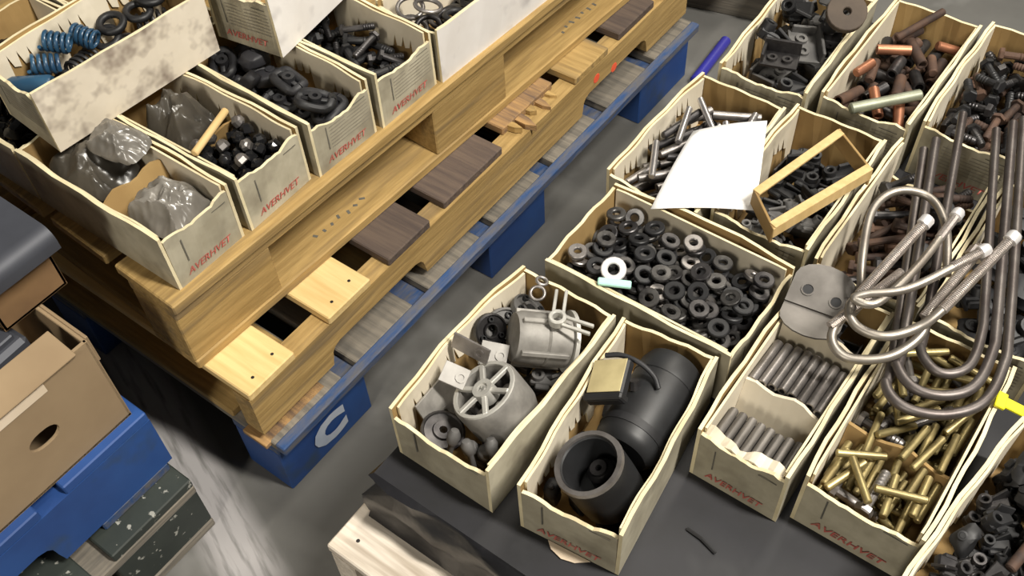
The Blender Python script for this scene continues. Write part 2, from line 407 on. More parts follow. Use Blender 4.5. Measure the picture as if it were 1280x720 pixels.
tag(link('wrapped_load', slab()), 'low flat load wrapped in black plastic carrying the open parts bins', 'load')
ZB = .35
tag(link('cable_tie', MB().tube([(0, 0, 0), (.02, .001, .001), (.042, -.002, 0)], .0022, 6).mesh('cable_tie', 'iron_black'), None, (.615, .135, ZB + .001), (0, 0, R_(-8))),
    'thin black cable tie on the black wrap beside the starter bin', 'cable tie')

# ------------------------------------------------------------------ corrugated bins
LET = [text_mesh('AVERHVET', .082, .0115, 'ink_red', shear=.25, bold=.012)]
def bin_box(label, cx, cy, z0, w, l, h=.10, rz=0., mats=('card_white', 'card_brown'), bow=(.003, .003), slots=(1, 1), front=.90,
            scoop=.006, lines=True, red=True, div=(), group=None, seed=0, side_mat=None, flap=False, back=1., slot_k=1.):
    rs = random.Random(seed * 13 + 5); T = Matrix.Translation((cx, cy, z0)) @ Matrix.Rotation(rz, 4, 'Z')
    b = empty('parts_bin', label, 'bin', mtx=T, group=group); th = .0045
    ow, inn = mats
    N = 10
    def panel(name, p0, p1, nrm, zt, mt, bowv=0., t=th, zb=0.0, zbf=None, cols=None):
        """upright sheet from p0 to p1; outside = -nrm side"""
        cols = cols or [k / N for k in range(N + 1)]
        vs = []; p0 = Vector(p0); p1 = Vector(p1); nv = Vector(nrm)
        for u in cols:
            top = zt(u); bot = zbf(u) if zbf else zb
            for z, k in ((bot, 0), (top, 0), (top, 1), (bot, 1)):
                q = p0.lerp(p1, u) + nv * (t * k) - nv * (bowv * math.sin(PI * u) * (z / h) + .0012 * math.sin(u * 17 + seed) * z / h)
                vs.append((q.x, q.y, z))
        fs = []; mi = []
        n = len(cols)
        for i in range(n - 1):
            a, c = i * 4, (i + 1) * 4
            fs += [(a, c, c + 1, a + 1), (a + 1, c + 1, c + 2, a + 2), (a + 2, c + 2, c + 3, a + 3), (a + 3, c + 3, c, a)]
            mi += [0, 2, 1, 2]
        fs += [(0, 1, 2, 3), tuple((n - 1) * 4 + k for k in (3, 2, 1, 0))]; mi += [2, 2]
        return link(name, MB().add(vs, fs, mi).mesh(name, [mt[0], mt[1], 'card_edge']), b)
    link('bottom_panel', MB().box(w - .002, l - .002, .004, (0, 0, .002), b=.0005).mesh('bottom_panel', 'card_brown'), b)
    for s in (-1, 1):
        sm_ = (side_mat if side_mat and s == 1 else ow, inn)
        zt = lambda u, s=s: h - .0012 * math.sin(u * 5 + seed + s)
        panel('side_panel', (s * w / 2, -l / 2, 0), (s * w / 2, l / 2, 0), (-s, 0, 0), zt, sm_, bow[(s + 1) // 2])
        ns = slots[(s + 1) // 2]
        cols = [0.0, .05]; zb = {0.0: 0., .05: 0.}
        for c in ((.20, .50, .80) if ns else ()):
            k = rs.uniform(.92, 1.08); sh = rs.uniform(-.02, .02)
            for du, z in ((-.090, .004), (-.078, .040), (-.074, .068), (-.062, .050), (-.036, .046), (-.030, .066), (-.016, .046), (.010, .044), (.016, .064), (.032, .040), (.056, .036), (.074, .004)):
                u = c + du * 1.35 + sh; cols.append(u); zb[u] = z * k * slot_k if z > .01 else z
        cols += [.95, 1.0]; zb[.95] = 0.; zb[1.0] = 0.
        panel('side_liner', (s * (w / 2 - th - .0004), -l / 2 + .008, 0), (s * (w / 2 - th - .0004), l / 2 - .006, 0), (-s, 0, 0),
              lambda u, s=s: h - .003 - .0012 * math.sin(u * 7 + seed * 2 + s), ('card_brown', 'card_liner'), bow[(s + 1) // 2], .003, zbf=lambda u: zb[u] + .0045, cols=cols)
    panel('back_panel', (-w / 2 + th, l / 2, 0), (w / 2 - th, l / 2, 0), (0, -1, 0), lambda u: h * back - .004 - (.006 * math.sin(u * 9) if back < 1 else 0), (ow, inn), .002)
    fz = lambda u: h * front - scoop * max(0, math.sin(PI * min(max((u - .18) / .64, 0), 1))) ** .5 + .0009 * math.sin(u * 19 + seed) + .0008 * math.sin(u * 43 + 2 * seed)
    fp = panel('front_panel', (-w / 2 + th, -l / 2, 0), (w / 2 - th, -l / 2, 0), (0, 1, 0), fz, (ow, inn), .001, cols=[k / 16 for k in range(17)])
    yf = -l / 2 - .0016
    if red: link('lettering', LET[0], fp, (.0, yf, .018)).scale = (w / .125, 1, 1)
    if lines:
        mb = MB()
        for k in range(7):
            z = .034 + .006 * k
            mb.add([(-w * .22, yf + .0003, z), (w * .42, yf + .0003, z), (w * .42, yf + .0003, z + .0014), (-w * .22, yf + .0003, z + .0014)], [(0, 1, 2, 3)])
        link('ruled_lines', mb.mesh('ruled_lines', 'ink_grey'), fp)
    mb = MB().add([(-w * .27, yf, .035), (-w * .255, yf, .035), (-w * .255, yf, .076), (-w * .27, yf, .076)], [(0, 1, 2, 3)])
    link('printed_bar', mb.mesh('printed_bar', 'ink_dark'), fp)
    mb = MB().add([(w * .2, yf, .077), (w * .4, yf, .077), (w * .4, yf, .0785), (w * .2, yf, .0785)], [(0, 1, 2, 3)])
    link('printed_rule', mb.mesh('printed_rule', 'ink_dark'), fp)
    for (y, zt_, lean, mt) in div:
        W2 = w - 2 * th - .008; vs = []; fs = []; n = 8
        for i in range(n + 1):
            x = -W2 / 2 + W2 * i / n; top = zt_ - .004 * math.sin(i * 1.3 + seed)
            for z, t in ((.005, 0), (top, 0), (top, .004), (.005, .004)):
                vs.append((x, y + t + lean * z + .004 * math.sin(PI * i / n), z))
        for i in range(n):
            a, c = i * 4, i * 4 + 4
            fs += [(a, c, c + 1, a + 1), (a + 1, c + 1, c + 2, a + 2), (a + 2, c + 2, c + 3, a + 3), (a + 3, c + 3, c, a)]
        fs += [(0, 1, 2, 3), tuple(n * 4 + k for k in (3, 2, 1, 0))]
        link('divider', MB().add(vs, fs).mesh('divider', mt), b)
    if flap:
        vs = []; fs = []; n = 14
        for i in range(n + 1):
            u = i / n; x = (-.5 + u) * (w - .012); zz = h * front - .004 + .003 * math.sin(u * 23)
            vs += [(x, -l / 2 + .003, zz), (x, -l / 2 + .012 + .008 * abs(math.sin(u * 5 + 1)), zz + .003 * math.sin(u * 7 + 2)), (x, -l / 2 + .012, zz - .004), (x, -l / 2 + .003, zz - .003)]
        for i in range(n):
            a, c = i * 4, i * 4 + 4
            fs += [(a + k, c + k, c + (k + 1) % 4, a + (k + 1) % 4) for k in range(4)]
        fs += [(0, 1, 2, 3), tuple(n * 4 + k for k in (3, 2, 1, 0))]
        link('torn_flap', MB().add(vs, fs).mesh('torn_flap', 'card_liner'), b)
    b['w'] = w
    return dict(T=T, w=w, l=l, h=h, o=b)

# right hand bins (front towards -y)
BA = bin_box('open bin of grey alternator parts with a spoked pulley', .3475, .153, ZB, .143, .262, mats=('card_white', 'card_brown'), bow=(.010, .002), slot_k=1.2, seed=1, red=False, lines=False, front=.80, scoop=.006)
BB = bin_box('open bin holding a black starter motor and open round housing', .5035, .164, ZB, .126, .260, rz=R_(6.5), bow=(.002, .003), seed=2, lines=False, front=.86)
BC = bin_box('wide open bin heaped with dark ring spacers', .4285, .392, ZB, .166, .268, rz=PI / 2, bow=(.002, .012), slots=(0, 0), seed=3)
BD = bin_box('open bin of short steel rods split by white dividers', .6365, .339, ZB, .114, .276, bow=(.003, .0), slots=(0, 0), seed=4, lines=False, flap=True,
             div=((-.060, .078, .30, 'card_liner'), (.045, .096, .10, 'card_liner')))
BE = bin_box('open bin of loose brass pins under the big u-bolts', .772, .348, ZB, .136, .264, slots=(0, 0), seed=5, red=True, lines=False, front=.82, scoop=.005,
             div=((-.050, .078, .2, 'card_brown'),))
BF = bin_box('open bin of black castings beside the brass pin bin', .917, .278, ZB, .135, .27, rz=R_(-7), slots=(1, 0), seed=6)
BG = bin_box('open bin of loose steel tubes partly under the white paper', .344, .616, ZB, .142, .252, rz=R_(-1), bow=(.004, .002), slots=(1, 1), slot_k=1.2, seed=7)
BH = bin_box('open bin with a wooden coloured cardboard frame lying inside', .4935, .634, ZB, .138, .246, bow=(.003, .002), slots=(1, 0), seed=8)
BI = bin_box('open bin of dark grey castings behind the steel tube bin', .352, .915, ZB, .141, .268, rz=R_(2), bow=(.002, .001), slots=(1, 0), slot_k=1.3, seed=9)
BJ = bin_box('open bin of copper and rusty pipe pieces', .509, .938, ZB, .136, .274, bow=(.003, .001), slots=(0, 0), seed=10)
BK = bin_box('open bin of dark bolts with a brown back wall', .656, .958, ZB, .139, .274, slots=(1, 0), seed=11)
BM = bin_box('open bin of rusty bolts under the u-bolt legs', .645, .637, ZB, .140, .270, slots=(0, 0), seed=12, back=.35)
BN = bin_box('open bin of black rubber lumps right of the rusty bolt bin', .792, .637, ZB, .136, .268, slots=(0, 0), seed=13)
BP = bin_box('open bin of dark bolts beside the brown backed bolt bin', .803, .962, ZB, .138, .274, slots=(0, 0), seed=14)

# left hand bins (front towards +x), on the upper pallet
ZU = .409
Q = R_(90)
L1 = bin_box('open bin of dark parts in crumpled plastic bags at the pallet corner', -.243, .079, ZU, .119, .294, rz=Q, seed=21, slots=(1, 0), lines=False, div=((-.045, .082, .3, 'card_brown'),))
L2 = bin_box('open bin of black glossy nuts and a dark bag with stick divider', -.241, .2085, ZU, .122, .294, rz=Q + R_(1.0), seed=22, slots=(0, 1), lines=False, div=((-.02, .07, -.2, 'card_brown'),))
L3 = bin_box('open bin of black rubber mounts under the raised white bin', -.229, .347, ZU, .121, .290, rz=Q - R_(2), seed=23, slots=(0, 1), front=.84, scoop=.01)
L4 = bin_box('open bin of small black bolts next to the rubber mount bin', -.222, .478, ZU, .126, .290, rz=Q - R_(1), seed=24, slots=(0, 1), front=.85)
L5 = bin_box('clean white sided bin of steel rings along the pallet edge', -.126, .686, ZU, .128, .276, rz=R_(-2.8), seed=25, mats=('card_white', 'card_brown'), side_mat='card_clean', slots=(0, 0))
L6 = bin_box('open bin of black shiny parts behind the plastic bag bin', -.541, .079, ZU, .119, .29, rz=Q, seed=26, slots=(0, 0))
L7 = bin_box('open bin hidden below the stained bin of springs', -.541, .206, ZU, .119, .29, rz=Q, seed=27, slots=(0, 0))
L8 = bin_box('open bin beneath the back of the stained spring bin', -.541, .335, ZU, .119, .29, rz=Q, seed=28, slots=(0, 0))
ZT = ZU + .100
W1 = bin_box('stained white bin of dark and blue springs on the upper tier', -.384, .197, ZT, .127, .278, rz=R_(-4.3), seed=29, side_mat='card_stained', red=False, slots=(1, 0), bow=(.006, .0), slot_k=1.30)
W2 = bin_box('clean sided white bin with red lettering on the upper tier', -.2966, .4985, ZT, .120, .276, rz=R_(8), seed=30, side_mat='card_clean', slots=(0, 0))

# ------------------------------------------------------------------ small parts and heaps
def cloud(me):
    v = [Vector(x.co) for x in me.vertices]; P = list(v)
    for f in me.polygons: P.append(f.center)
    for e in me.edges:
        a, b = v[e.vertices[0]], v[e.vertices[1]]; n = int((b - a).length / .004)
        for k in range(1, n): P.append(a.lerp(b, k / n))
    return np.array([tuple(p) for p in P])
from mathutils.bvhtree import BVHTree
# contact bookkeeping: what already stands where, so that nothing is pushed through anything else
O_LO = np.zeros((6000, 3)); O_HI = np.zeros((6000, 3)); O_TREE = []; O_ROOT = []; O_PT = []
_geo = {}
def geo_me(me):
    if me.name not in _geo:
        v = np.empty(len(me.vertices) * 3); me.vertices.foreach_get('co', v)
        _geo[me.name] = (v.reshape(-1, 3), [tuple(p.vertices) for p in me.polygons])
    return _geo[me.name]
def wm(o): return wm(o.parent) @ o.matrix_basis if o.parent else o.matrix_basis.copy()
def xf(T, V): A = np.array(T); return V @ A[:3, :3].T + A[:3, 3]
def kids(o):
    out = [o]
    for c in o.children: out += kids(c)
    return out
def geo(root):
    VV = []; FF = []; n = 0
    for o in kids(root):
        if o.type != 'MESH': continue
        v, f = geo_me(o.data); VV.append(xf(wm(o), v)); FF += [tuple(k + n for k in q) for q in f]; n += len(v)
    return np.concatenate(VV), FF
def reg(root, V=None, F=None):
    if V is None: V, F = geo(root)
    k = len(O_TREE); O_LO[k] = V.min(0); O_HI[k] = V.max(0)
    O_TREE.append(BVHTree.FromPolygons(V.tolist(), F)); O_ROOT.append(root); O_PT.append(Vector(V[0]))
def near(lo, hi):
    n = len(O_TREE); return np.nonzero(((O_LO[:n] < hi) & (O_HI[:n] > lo)).all(1))[0]
def clash(V, F, deep=False):
    lo, hi = V.min(0), V.max(0); c = near(lo, hi)
    if not len(c): return False
    t = BVHTree.FromPolygons(V.tolist(), F)
    for k in c:
        if t.overlap(O_TREE[k]): return True
    if deep:        # swallowed whole
        for k in c:
            if (O_LO[k] >= lo).all() and (O_HI[k] <= hi).all():
                p, n = O_PT[k], 0
                while n < 40:
                    h = t.ray_cast(p, Vector((.31, .22, .92)))
                    if h[0] is None: break
                    n += 1; p = h[0] + Vector((.31, .22, .92)) * 1e-5
                if n % 2: return True
    return False
def root_of(o):
    while o.parent: o = o.parent
    return o
_offs = {}
def put(mode='drop', amount=.03, reach=.032):
    """brings the thing built last into contact with, but not into, what is already there"""
    o = root_of(COL.objects[-1]); V, F = geo(o); best = Vector((0, 0, 0))
    if mode == 'ray':       # slides it on its line of sight until it just clears
        d = (Vector(CAM) - Vector(V.mean(0))).normalized(); t = -amount
        while t < .09 and clash(V + np.array(d * t), F): t += .001
        best = d * t
    else:
        if reach not in _offs:
            g = np.arange(-reach, reach + 1e-6, .004); G_ = np.array(np.meshgrid(g, g, g)).reshape(3, -1).T
            c = np.sqrt((G_[:, :2] ** 2).sum(1)) + np.where(G_[:, 2] > 0, .75, 1.) * abs(G_[:, 2]); _offs[reach] = G_[np.argsort(c, kind='stable')]
        ok = False
        for q in _offs[reach]:
            if not clash(V + q, F, True): best = Vector(q); ok = True; break
        if not ok: print('NO ROOM', o.name)
        down = 0.
        while ok and down < amount and not clash(V + np.array(best) - (0, 0, down + .001), F): down += .001
        best = best - Vector((0, 0, down))
    o.location = o.location + best
    reg(o)
    return o
for o in list(COL.objects):
    if o.parent is None and o.get('category') == 'bin': reg(o)
class Heap:
    """drops pieces one after another into a bin, each lowered until it meets what lies there"""
    def __init__(s, B, x0=None, x1=None, y0=None, y1=None, z0=.0045, c=.003, zmax=.086, settle=.35):
        s.B = B; m_ = .010; s.zmax = zmax; s.settle = settle; s.fails = 0
        s.x0 = -B['w'] / 2 + m_ if x0 is None else x0; s.x1 = B['w'] / 2 - m_ if x1 is None else x1
        s.y0 = -B['l'] / 2 + m_ if y0 is None else y0; s.y1 = B['l'] / 2 - m_ if y1 is None else y1
        s.c = c; s.H = np.full((int((s.x1 - s.x0) / c) + 1, int((s.y1 - s.y0) / c) + 1), z0)
    def drop(s, me, rotf, tries=10, at=None):
        P = cloud_of(me); mv, mf = geo_me(me); cand = []
        if s.fails > 14: return None
        for _ in range(tries):
            R = rotf(); Q = P @ np.array(R).T
            mn_, mx = Q.min(0), Q.max(0)
            ax, bx, ay, by = s.x0 - mn_[0], s.x1 - mx[0], s.y0 - mn_[1], s.y1 - mx[1]
            if ax > bx or ay > by: continue
            px, py = (rng.uniform(ax, bx), rng.uniform(ay, by)) if at is None else (min(max(at[0], ax), bx), min(max(at[1], ay), by))
            i = ((Q[:, 0] + px - s.x0) / s.c).astype(int); j = ((Q[:, 1] + py - s.y0) / s.c).astype(int)
            i = np.clip(i, 0, s.H.shape[0] - 1); j = np.clip(j, 0, s.H.shape[1] - 1)
            gap = np.sort(s.H[i, j] - Q[:, 2]); z = float(gap[-1 - int(len(gap) * s.settle)])
            z = max(z, .0047 - float(mn_[2])); cand.append((z + float(mx[2]), R, px, py, z, i, j, Q))
        cand.sort(key=lambda c: c[0]); best = None
        for sc, R, px, py, z, i, j, Q in cand[:4]:
            T = s.B['T'] @ Matrix.Translation((px, py, 0)) @ R.to_4x4(); W = xf(T, mv); top = float(Q[:, 2].max())
            lim = min(s.zmax, best[0] if best else 9) - top; z0 = z
            while z <= lim and clash(W + (0, 0, z), mf): z += .0024
            if z > lim: continue
            if z > z0:
                for d in (.0012, .0006):
                    if not clash(W + (0, 0, z - d), mf): z -= d
            best = (z + top, T, z, i, j, Q, W)
        if best is None: s.fails += 1; return None
        s.fails = 0; _, T, z, i, j, Q, W = best
        np.maximum.at(s.H, (i, j), Q[:, 2] + z); s.last = (W + (0, 0, z), mf)
        T = T.copy(); T.translation.z += z; return T
_cl = {}
def cloud_of(me):
    if me.name not in _cl: _cl[me.name] = cloud(me)
    return _cl[me.name]
FLAT = [1.]
def rot(yaw=None, tilt=.2, base=None):
    def f():
        y = random.uniform(0, 2 * PI) if yaw is None else random.gauss(*yaw)
        if FLAT[0] < 1 and base is not None and yaw is None: y = PI / 2 + random.gauss(0, .08) + PI * random.randint(0, 1)
        e = Euler((random.gauss(0, tilt * FLAT[0]), random.gauss(0, tilt * FLAT[0]), y)).to_matrix()
        return e @ base if base is not None else e
    return f
XB = Euler((0, PI / 2, 0)).to_matrix()      # turns a z-axis piece to lie along x
def heap(H, name, me, n, label, cat, group, rotf, tries=8, zmax=None, ats=None):
    out = []; H.fails = 0; zk = H.zmax; H.zmax = zmax or zk; k = 0; miss = 0
    while k < n and miss < 26:
        FLAT[0] = .06 if k < .62 * n and n > 9 else 1.
        mm = me[k % len(me)] if isinstance(me, list) else me
        T = H.drop(mm, rotf, tries, ats[k] if ats else None)
        H.fails = 0
        if T is None: miss += 1; continue
        k += 1; miss = 0
        o = link(name, mm, None, mtx=T); tag(o, label, cat, group); out.append(o); reg(o, *H.last)
    H.zmax = zk
    if len(out) < n: print('SHORT', name, label[:40], len(out), n)
    return out

def ring_me(ro, ri, t, mat, n=18, name='ring'):
    b = min(t * .2, .0012)
    return MB().lathe([(ri, -t / 2 + b), (ri + b, -t / 2), (ro - b, -t / 2), (ro, -t / 2 + b), (ro, t / 2 - b), (ro - b, t / 2), (ri + b, t / 2), (ri, t / 2 - b)], n, closed=True).mesh(name, mat, smooth=40)
def rod_me(r, L, mat, n=10, ri=None, name='rod', taper=0):
    if ri: pr = [(ri, -L / 2), (r, -L / 2), (r, L / 2), (ri, L / 2)]; return MB().lathe(pr, n, closed=True).mesh(name, mat, smooth=40)
    b = r * .25; pr = [(0, -L / 2), (r - b, -L / 2), (r, -L / 2 + b)] + [(r, -L / 2 + b + (L - 2 * b) * k / 5) for k in range(1, 5)] + [(r, L / 2 - b), (r - b, L / 2), (0, L / 2)]
    return MB().lathe(pr, n).mesh(name, mat, smooth=40)
def bolt_me(r, L, mat, name='bolt'):
    mb = MB().lathe([(0, L), (r * .8, L), (r, L - r * .3), (r, .0), (0, 0)], 10)
    mb.lathe([(0, -r * 1.3), (r * 1.6, -r * 1.3), (r * 1.85, -r * 1.0), (r * 1.85, 0), (0, 0)], 6)
    for k in range(4): mb.lathe([(r, L - r * (.5 + .8 * k)), (r * 1.14, L - r * (.8 + .8 * k)), (r, L - r * (1.1 + .8 * k))], 10)
    return mb.mesh(name, mat, smooth=35)
def nut_me(r, mat, name='nut'):
    return MB().lathe([(r * .5, 0), (r * .95, 0), (r * 1.1, r * .15), (r * 1.1, r * .95), (r * .8, r * 1.5), (r * .45, r * 1.75), (0, r * 1.8)], 6).mesh(name, mat, smooth=25)
def lump_me(sx, sy, sz, mat, seed, name='casting', pw=.6, amp=.14):
    """rounded, notched casting made from a superellipsoid"""
    rs = random.Random(seed); mb = MB(); vs = []; nu, nv = 16, 9
    ph = [rs.uniform(0, 6) for _ in range(6)]
    def sp(a): return math.copysign(abs(a) ** pw, a)
    for j in range(nv + 1):
        v = -PI / 2 + PI * j / nv
        for i in range(nu):
            u = 2 * PI * i / nu
            k = 1 + amp * math.sin(2 * u + ph[0]) * math.cos(v) + amp * .8 * math.sin(3 * u + ph[1] + 2 * v) * math.cos(v) + amp * .5 * math.sin(5 * v + ph[2])
            vs.append((sx / 2 * sp(math.cos(v)) * sp(math.cos(u)) * k, sy / 2 * sp(math.cos(v)) * sp(math.sin(u)) * k, sz / 2 * sp(math.sin(v))))
    fs = [(j * nu + i, j * nu + (i + 1) % nu, (j + 1) * nu + (i + 1) % nu, (j + 1) * nu + i) for j in range(nv) for i in range(nu)]
    mb.add(vs, fs); bos = rs.uniform(.18, .28) * min(sx, sy)
    mb.lathe([(0, sz * .62), (bos * .55, sz * .62), (bos * .55, sz * .50), (bos * .6, sz * .62), (bos, sz * .60), (bos, 0)], 12, T=Matrix.Translation((rs.uniform(-.2, .2) * sx, rs.uniform(-.2, .2) * sy, 0)))
    return mb.mesh(name, mat, smooth=45)
def part_me(sx, sy, sz, mat, seed, name='casting'):
    """angular machine casting: stepped body, bored boss, lug plate and rib"""
    rs = random.Random(seed); mb = MB().box(sx, sy * .62, sz * .55, (0, 0, 0), b=sz * .10)
    mb.box(sx * .45, sy, sz * .4, (sx * rs.uniform(-.2, .2), 0, -sz * .05), b=sz * .08)
    q = sx * rs.choice((-.28, .28)); ro = sy * rs.uniform(.24, .32)
    mb.lathe([(ro * .5, -sz * .2), (ro * .5, sz * .62), (ro * .62, sz * .66), (ro * .95, sz * .66), (ro, sz * .6), (ro, -sz * .3), (ro * .5, -sz * .3)], 14, T=Matrix.Translation((q, 0, 0)))
    T = Matrix.Translation((-q, sy * .2, sz * .2)) @ Euler((rs.uniform(-.6, .6), rs.uniform(-.5, .5), rs.uniform(0, 3))).to_matrix().to_4x4()
    mb.box(sx * .6, sy * .14, sz * .9, b=sz * .04, T=T)
    return mb.mesh(name, mat, smooth=35)
def bracket_me(L, W, t, hgt, mat, name='bracket', holes=2):
    """channel bracket: base plate with two turned-up lips and boss rings"""
    mb = MB().box(L, W, t, (0, 0, 0)); mb.box(L, t, hgt, (0, W / 2 - t / 2, hgt / 2), b=t * .2); mb.box(t, W * .8, hgt * .7, (-L / 2 + t / 2, 0, hgt * .35), b=t * .2)
    for k in range(holes):
        mb.lathe([(W * .10, t * .4), (W * .10, t * 1.4), (W * .2, t * 1.4), (W * .2, t * .4)], 12, T=Matrix.Translation((L * (-.2 + .4 * k), -W * .1, 0)))
    return mb.mesh(name, mat, smooth=35)
def spring_me(R, r, L, turns, mat, name='coil_spring'):
    n = int(turns * 14); pts = [(R * math.cos(2 * PI * turns * k / n), R * math.sin(2 * PI * turns * k / n), -L / 2 + L * k / n) for k in range(n + 1)]
    return MB().tube(pts, r, 6).mesh(name, mat, smooth=60)
def torus_me(R, r, mat, n=24, k=8, name='ring'):
    return MB().lathe([(R + r * math.cos(2 * PI * i / k), r * math.sin(2 * PI * i / k)) for i in range(k)], n, closed=True).mesh(name, mat, smooth=60)
def at_world(name, me, loc, rot=(0, 0, 0)):
    return link(name, me, None, loc, rot)

# --- wide bin: ring spacers
def ring_rot():
    t = (.28 if random.random() < .6 else .85) * FLAT[0]
    return Euler((random.gauss(0, t), random.gauss(0, t), random.uniform(0, 6.28))).to_matrix()
HC = Heap(BC, y0=-.124, y1=.124, x0=-.072, x1=.070, c=.003, zmax=.100)
rings = [ring_me(.0134, .0054, .0060, 'steel_ring'), ring_me(.0128, .0058, .0050, 'steel_ring'), ring_me(.0138, .0062, .0064, 'iron_black'), ring_me(.0130, .005, .0060, 'steel_mid'), ring_me(.0136, .0056, .0060, 'steel_dark')]
heap(HC, 'ring_spacer', [rings[i] for i in (0, 2, 1, 4, 0, 2, 4, 2, 0, 3)], 290, 'thick dark steel ring spacer heaped in the wide bin', 'ring', 'ring spacers in the wide bin', ring_rot, tries=14)
p = bp(767, 337, ZB + .102)
tag(at_world('washer', ring_me(.0165, .0075, .006, 'chrome_white'), p, (.42, .25, 0)), 'single bright silver washer on the dark ring spacers', 'washer'); put('drop', .03)
a, b_ = bp(747, 352, ZB + .103), bp(789, 357, ZB + .101)
mb = MB().box((b_ - a).length, .011, .006, b=.0015)
T = Matrix.Translation((a + b_) / 2) @ (b_ - a).to_track_quat('X', 'Z').to_matrix().to_4x4()
tag(link('plastic_stick', mb.mesh('plastic_stick', 'mint'), None, mtx=T), 'flat mint green stick below the bright washer', 'stick'); put('drop', .03)

# --- rods in the divided bin
def row(B, name, label, group, me, n, y, z, x0, x1, rz=0., tilt=0., ends=None, jit=.004, rows=1, drop=.0):
    for rr in range(rows):
        for k in range(n):
            x = x0 + (x1 - x0) * k / (n - 1)
            T = B['T'] @ Matrix.Translation((x, y + random.uniform(-jit, jit), z - drop * rr)) @ Euler((PI / 2 + tilt , 0, rz)).to_matrix().to_4x4()
            o = link(name, me, None, mtx=T); tag(o, label, 'rod', group); reg(o)
r1 = rod_me(.0058, .060, 'steel_rod', 12)
row(BD, 'steel_rod', 'plain grey steel rod in the front compartment of the divided bin', 'front row of steel rods', r1, 8, -.0985, .0625, -.042, .042, tilt=-.06, rows=5, drop=.0119, jit=.0025)
r2 = rod_me(.0060, .072, 'steel_mid', 12, ri=.0036)
row(BD, 'steel_tube', 'hollow steel tube in the middle compartment of the divided bin', 'middle row of hollow tubes', r2, 8, .006, .0745, -.042, .042, tilt=-.1, rows=6, drop=.0123, jit=.004)
HD = Heap(BD, x0=-.046, x1=.046, y0=.060, y1=.130, zmax=.070)
heap(HD, 'bent_bracket', bracket_me(.045, .03, .003, .014, 'steel_dark', 'bent_bracket'), 6, 'small bent bracket lying under the clamp plate', 'bracket', 'brackets under the clamp plate', rot(tilt=.2), tries=12)
def bent_plate():
    mb = MB(); T1 = Matrix.Rotation(R_(0), 4, 'X'); n = 20
    def leaf(T, L, W, holes):       # plate with rounded outer edge and drilled bosses
        poly = [(-W / 2, 0), (W / 2, 0)] + [(W / 2 * math.cos(t), L - W * .3 + W * .3 * math.sin(t)) for t in np.linspace(0, PI, 9)]
        mb.prism(poly, 0, .003, T=T)
        for hx, hy in holes: mb.lathe([(.0001, .0032), (.0065, .0032), (.0065, .0042), (.0085, .0042), (.0085, .0)], 14, T=T @ Matrix.Translation((hx, hy, 0)), mi=[1] * 14 + [1] * 14 + [0] * 28)
    leaf(Matrix.Rotation(R_(-8), 4, 'X'), .060, .074, [(-.016, .022), (.020, .018)])
    leaf(Matrix.Rotation(R_(158), 4, 'X'), .038, .074, [])
    leaf(Matrix.Translation((.037, .0, 0)) @ Matrix.Rotation(R_(-60), 4, 'Y') @ Matrix.Rotation(R_(-90), 4, 'Z') @ Matrix.Translation((-.03, 0, 0)), .030, .05, [])
    return mb.mesh('clamp_bracket', ['steel_clamp', 'iron_black'], smooth=40)
o = tag(link('clamp_bracket', bent_plate(), None, mtx=Matrix.Translation(bp(1018, 388, ZB + .085)) @ Euler((R_(28), 0, R_(8))).to_matrix().to_4x4()),
        'bent steel clamp plate with two bolt holes in the divided bin', 'bracket'); put('ray', .012)

# --- brass pins
HE = Heap(BE, y1=.125, zmax=.096)
heap(HE, 'brass_pin', [rod_me(.0048, .052, 'brass', 10), rod_me(.0044, .060, 'brass', 10), rod_me(.0050, .042, 'brass', 10)], 88, 'brass pin lying loose in the brass pin bin', 'pin', 'loose brass pins', rot(tilt=.15, base=XB), tries=18)
heap(HE, 'steel_bolt', bolt_me(.0058, .05, 'steel_mid'), 9, 'grey steel bolt among the loose brass pins', 'bolt', 'grey bolts among brass pins', rot(tilt=.25, base=XB), tries=16)
heap(HE, 'brass_pin', [rod_me(.0046, .056, 'brass', 10)], 50, 'brass pin lying loose in the brass pin bin', 'pin', 'loose brass pins', rot(tilt=.15, base=XB), tries=18)

# --- tubes under the paper
HG = Heap(BG, zmax=.100)
heap(HG, 'steel_tube', [rod_me(.0064, .070, 'steel_mid', 12, ri=.0048), rod_me(.0058, .076, 'steel_dark', 12), rod_me(.0056, .062, 'steel_mid', 12)], 75,
     'loose steel tube in the bin below the white paper', 'tube', 'loose steel tubes', rot((PI / 2 - .35, .4), .16, XB), tries=18)
heap(HG, 'bright_tube', [rod_me(.0050, .075, 'steel_bright', 12)], 6, 'slim bright steel rod lying on the loose tubes', 'rod', 'slim bright rods', rot((PI / 2 + .3, .5), .2, XB), tries=16, zmax=.108)

# --- white sheet of paper
def paper():
    c = [bp(812, 262, .463), bp(945, 264, .463), bp(960, 150, .478), bp(866, 163, .478)]; n = 10; vs = []
    for j in range(n + 1):
        for i in range(n + 1):
            u, v = i / n, j / n; q = c[0].lerp(c[1], u).lerp(c[3].lerp(c[2], u), v)
            vs.append((q.x, q.y, q.z + .006 * math.sin(PI * v) + .004 * math.sin(PI * u)))
    k = n + 1; fs = [(j * k + i, j * k + i + 1, (j + 1) * k + i + 1, (j + 1) * k + i) for j in range(n) for i in range(n)]
    me = MB().add(vs, fs).mesh('paper_sheet', 'paper', smooth=60)
    o = link('paper_sheet', me); s = o.modifiers.new('thick', 'SOLIDIFY'); s.thickness = .0006
    return tag(o, 'blank white sheet of paper lying across the tube bin', 'paper')
paper(); put('ray', .02)

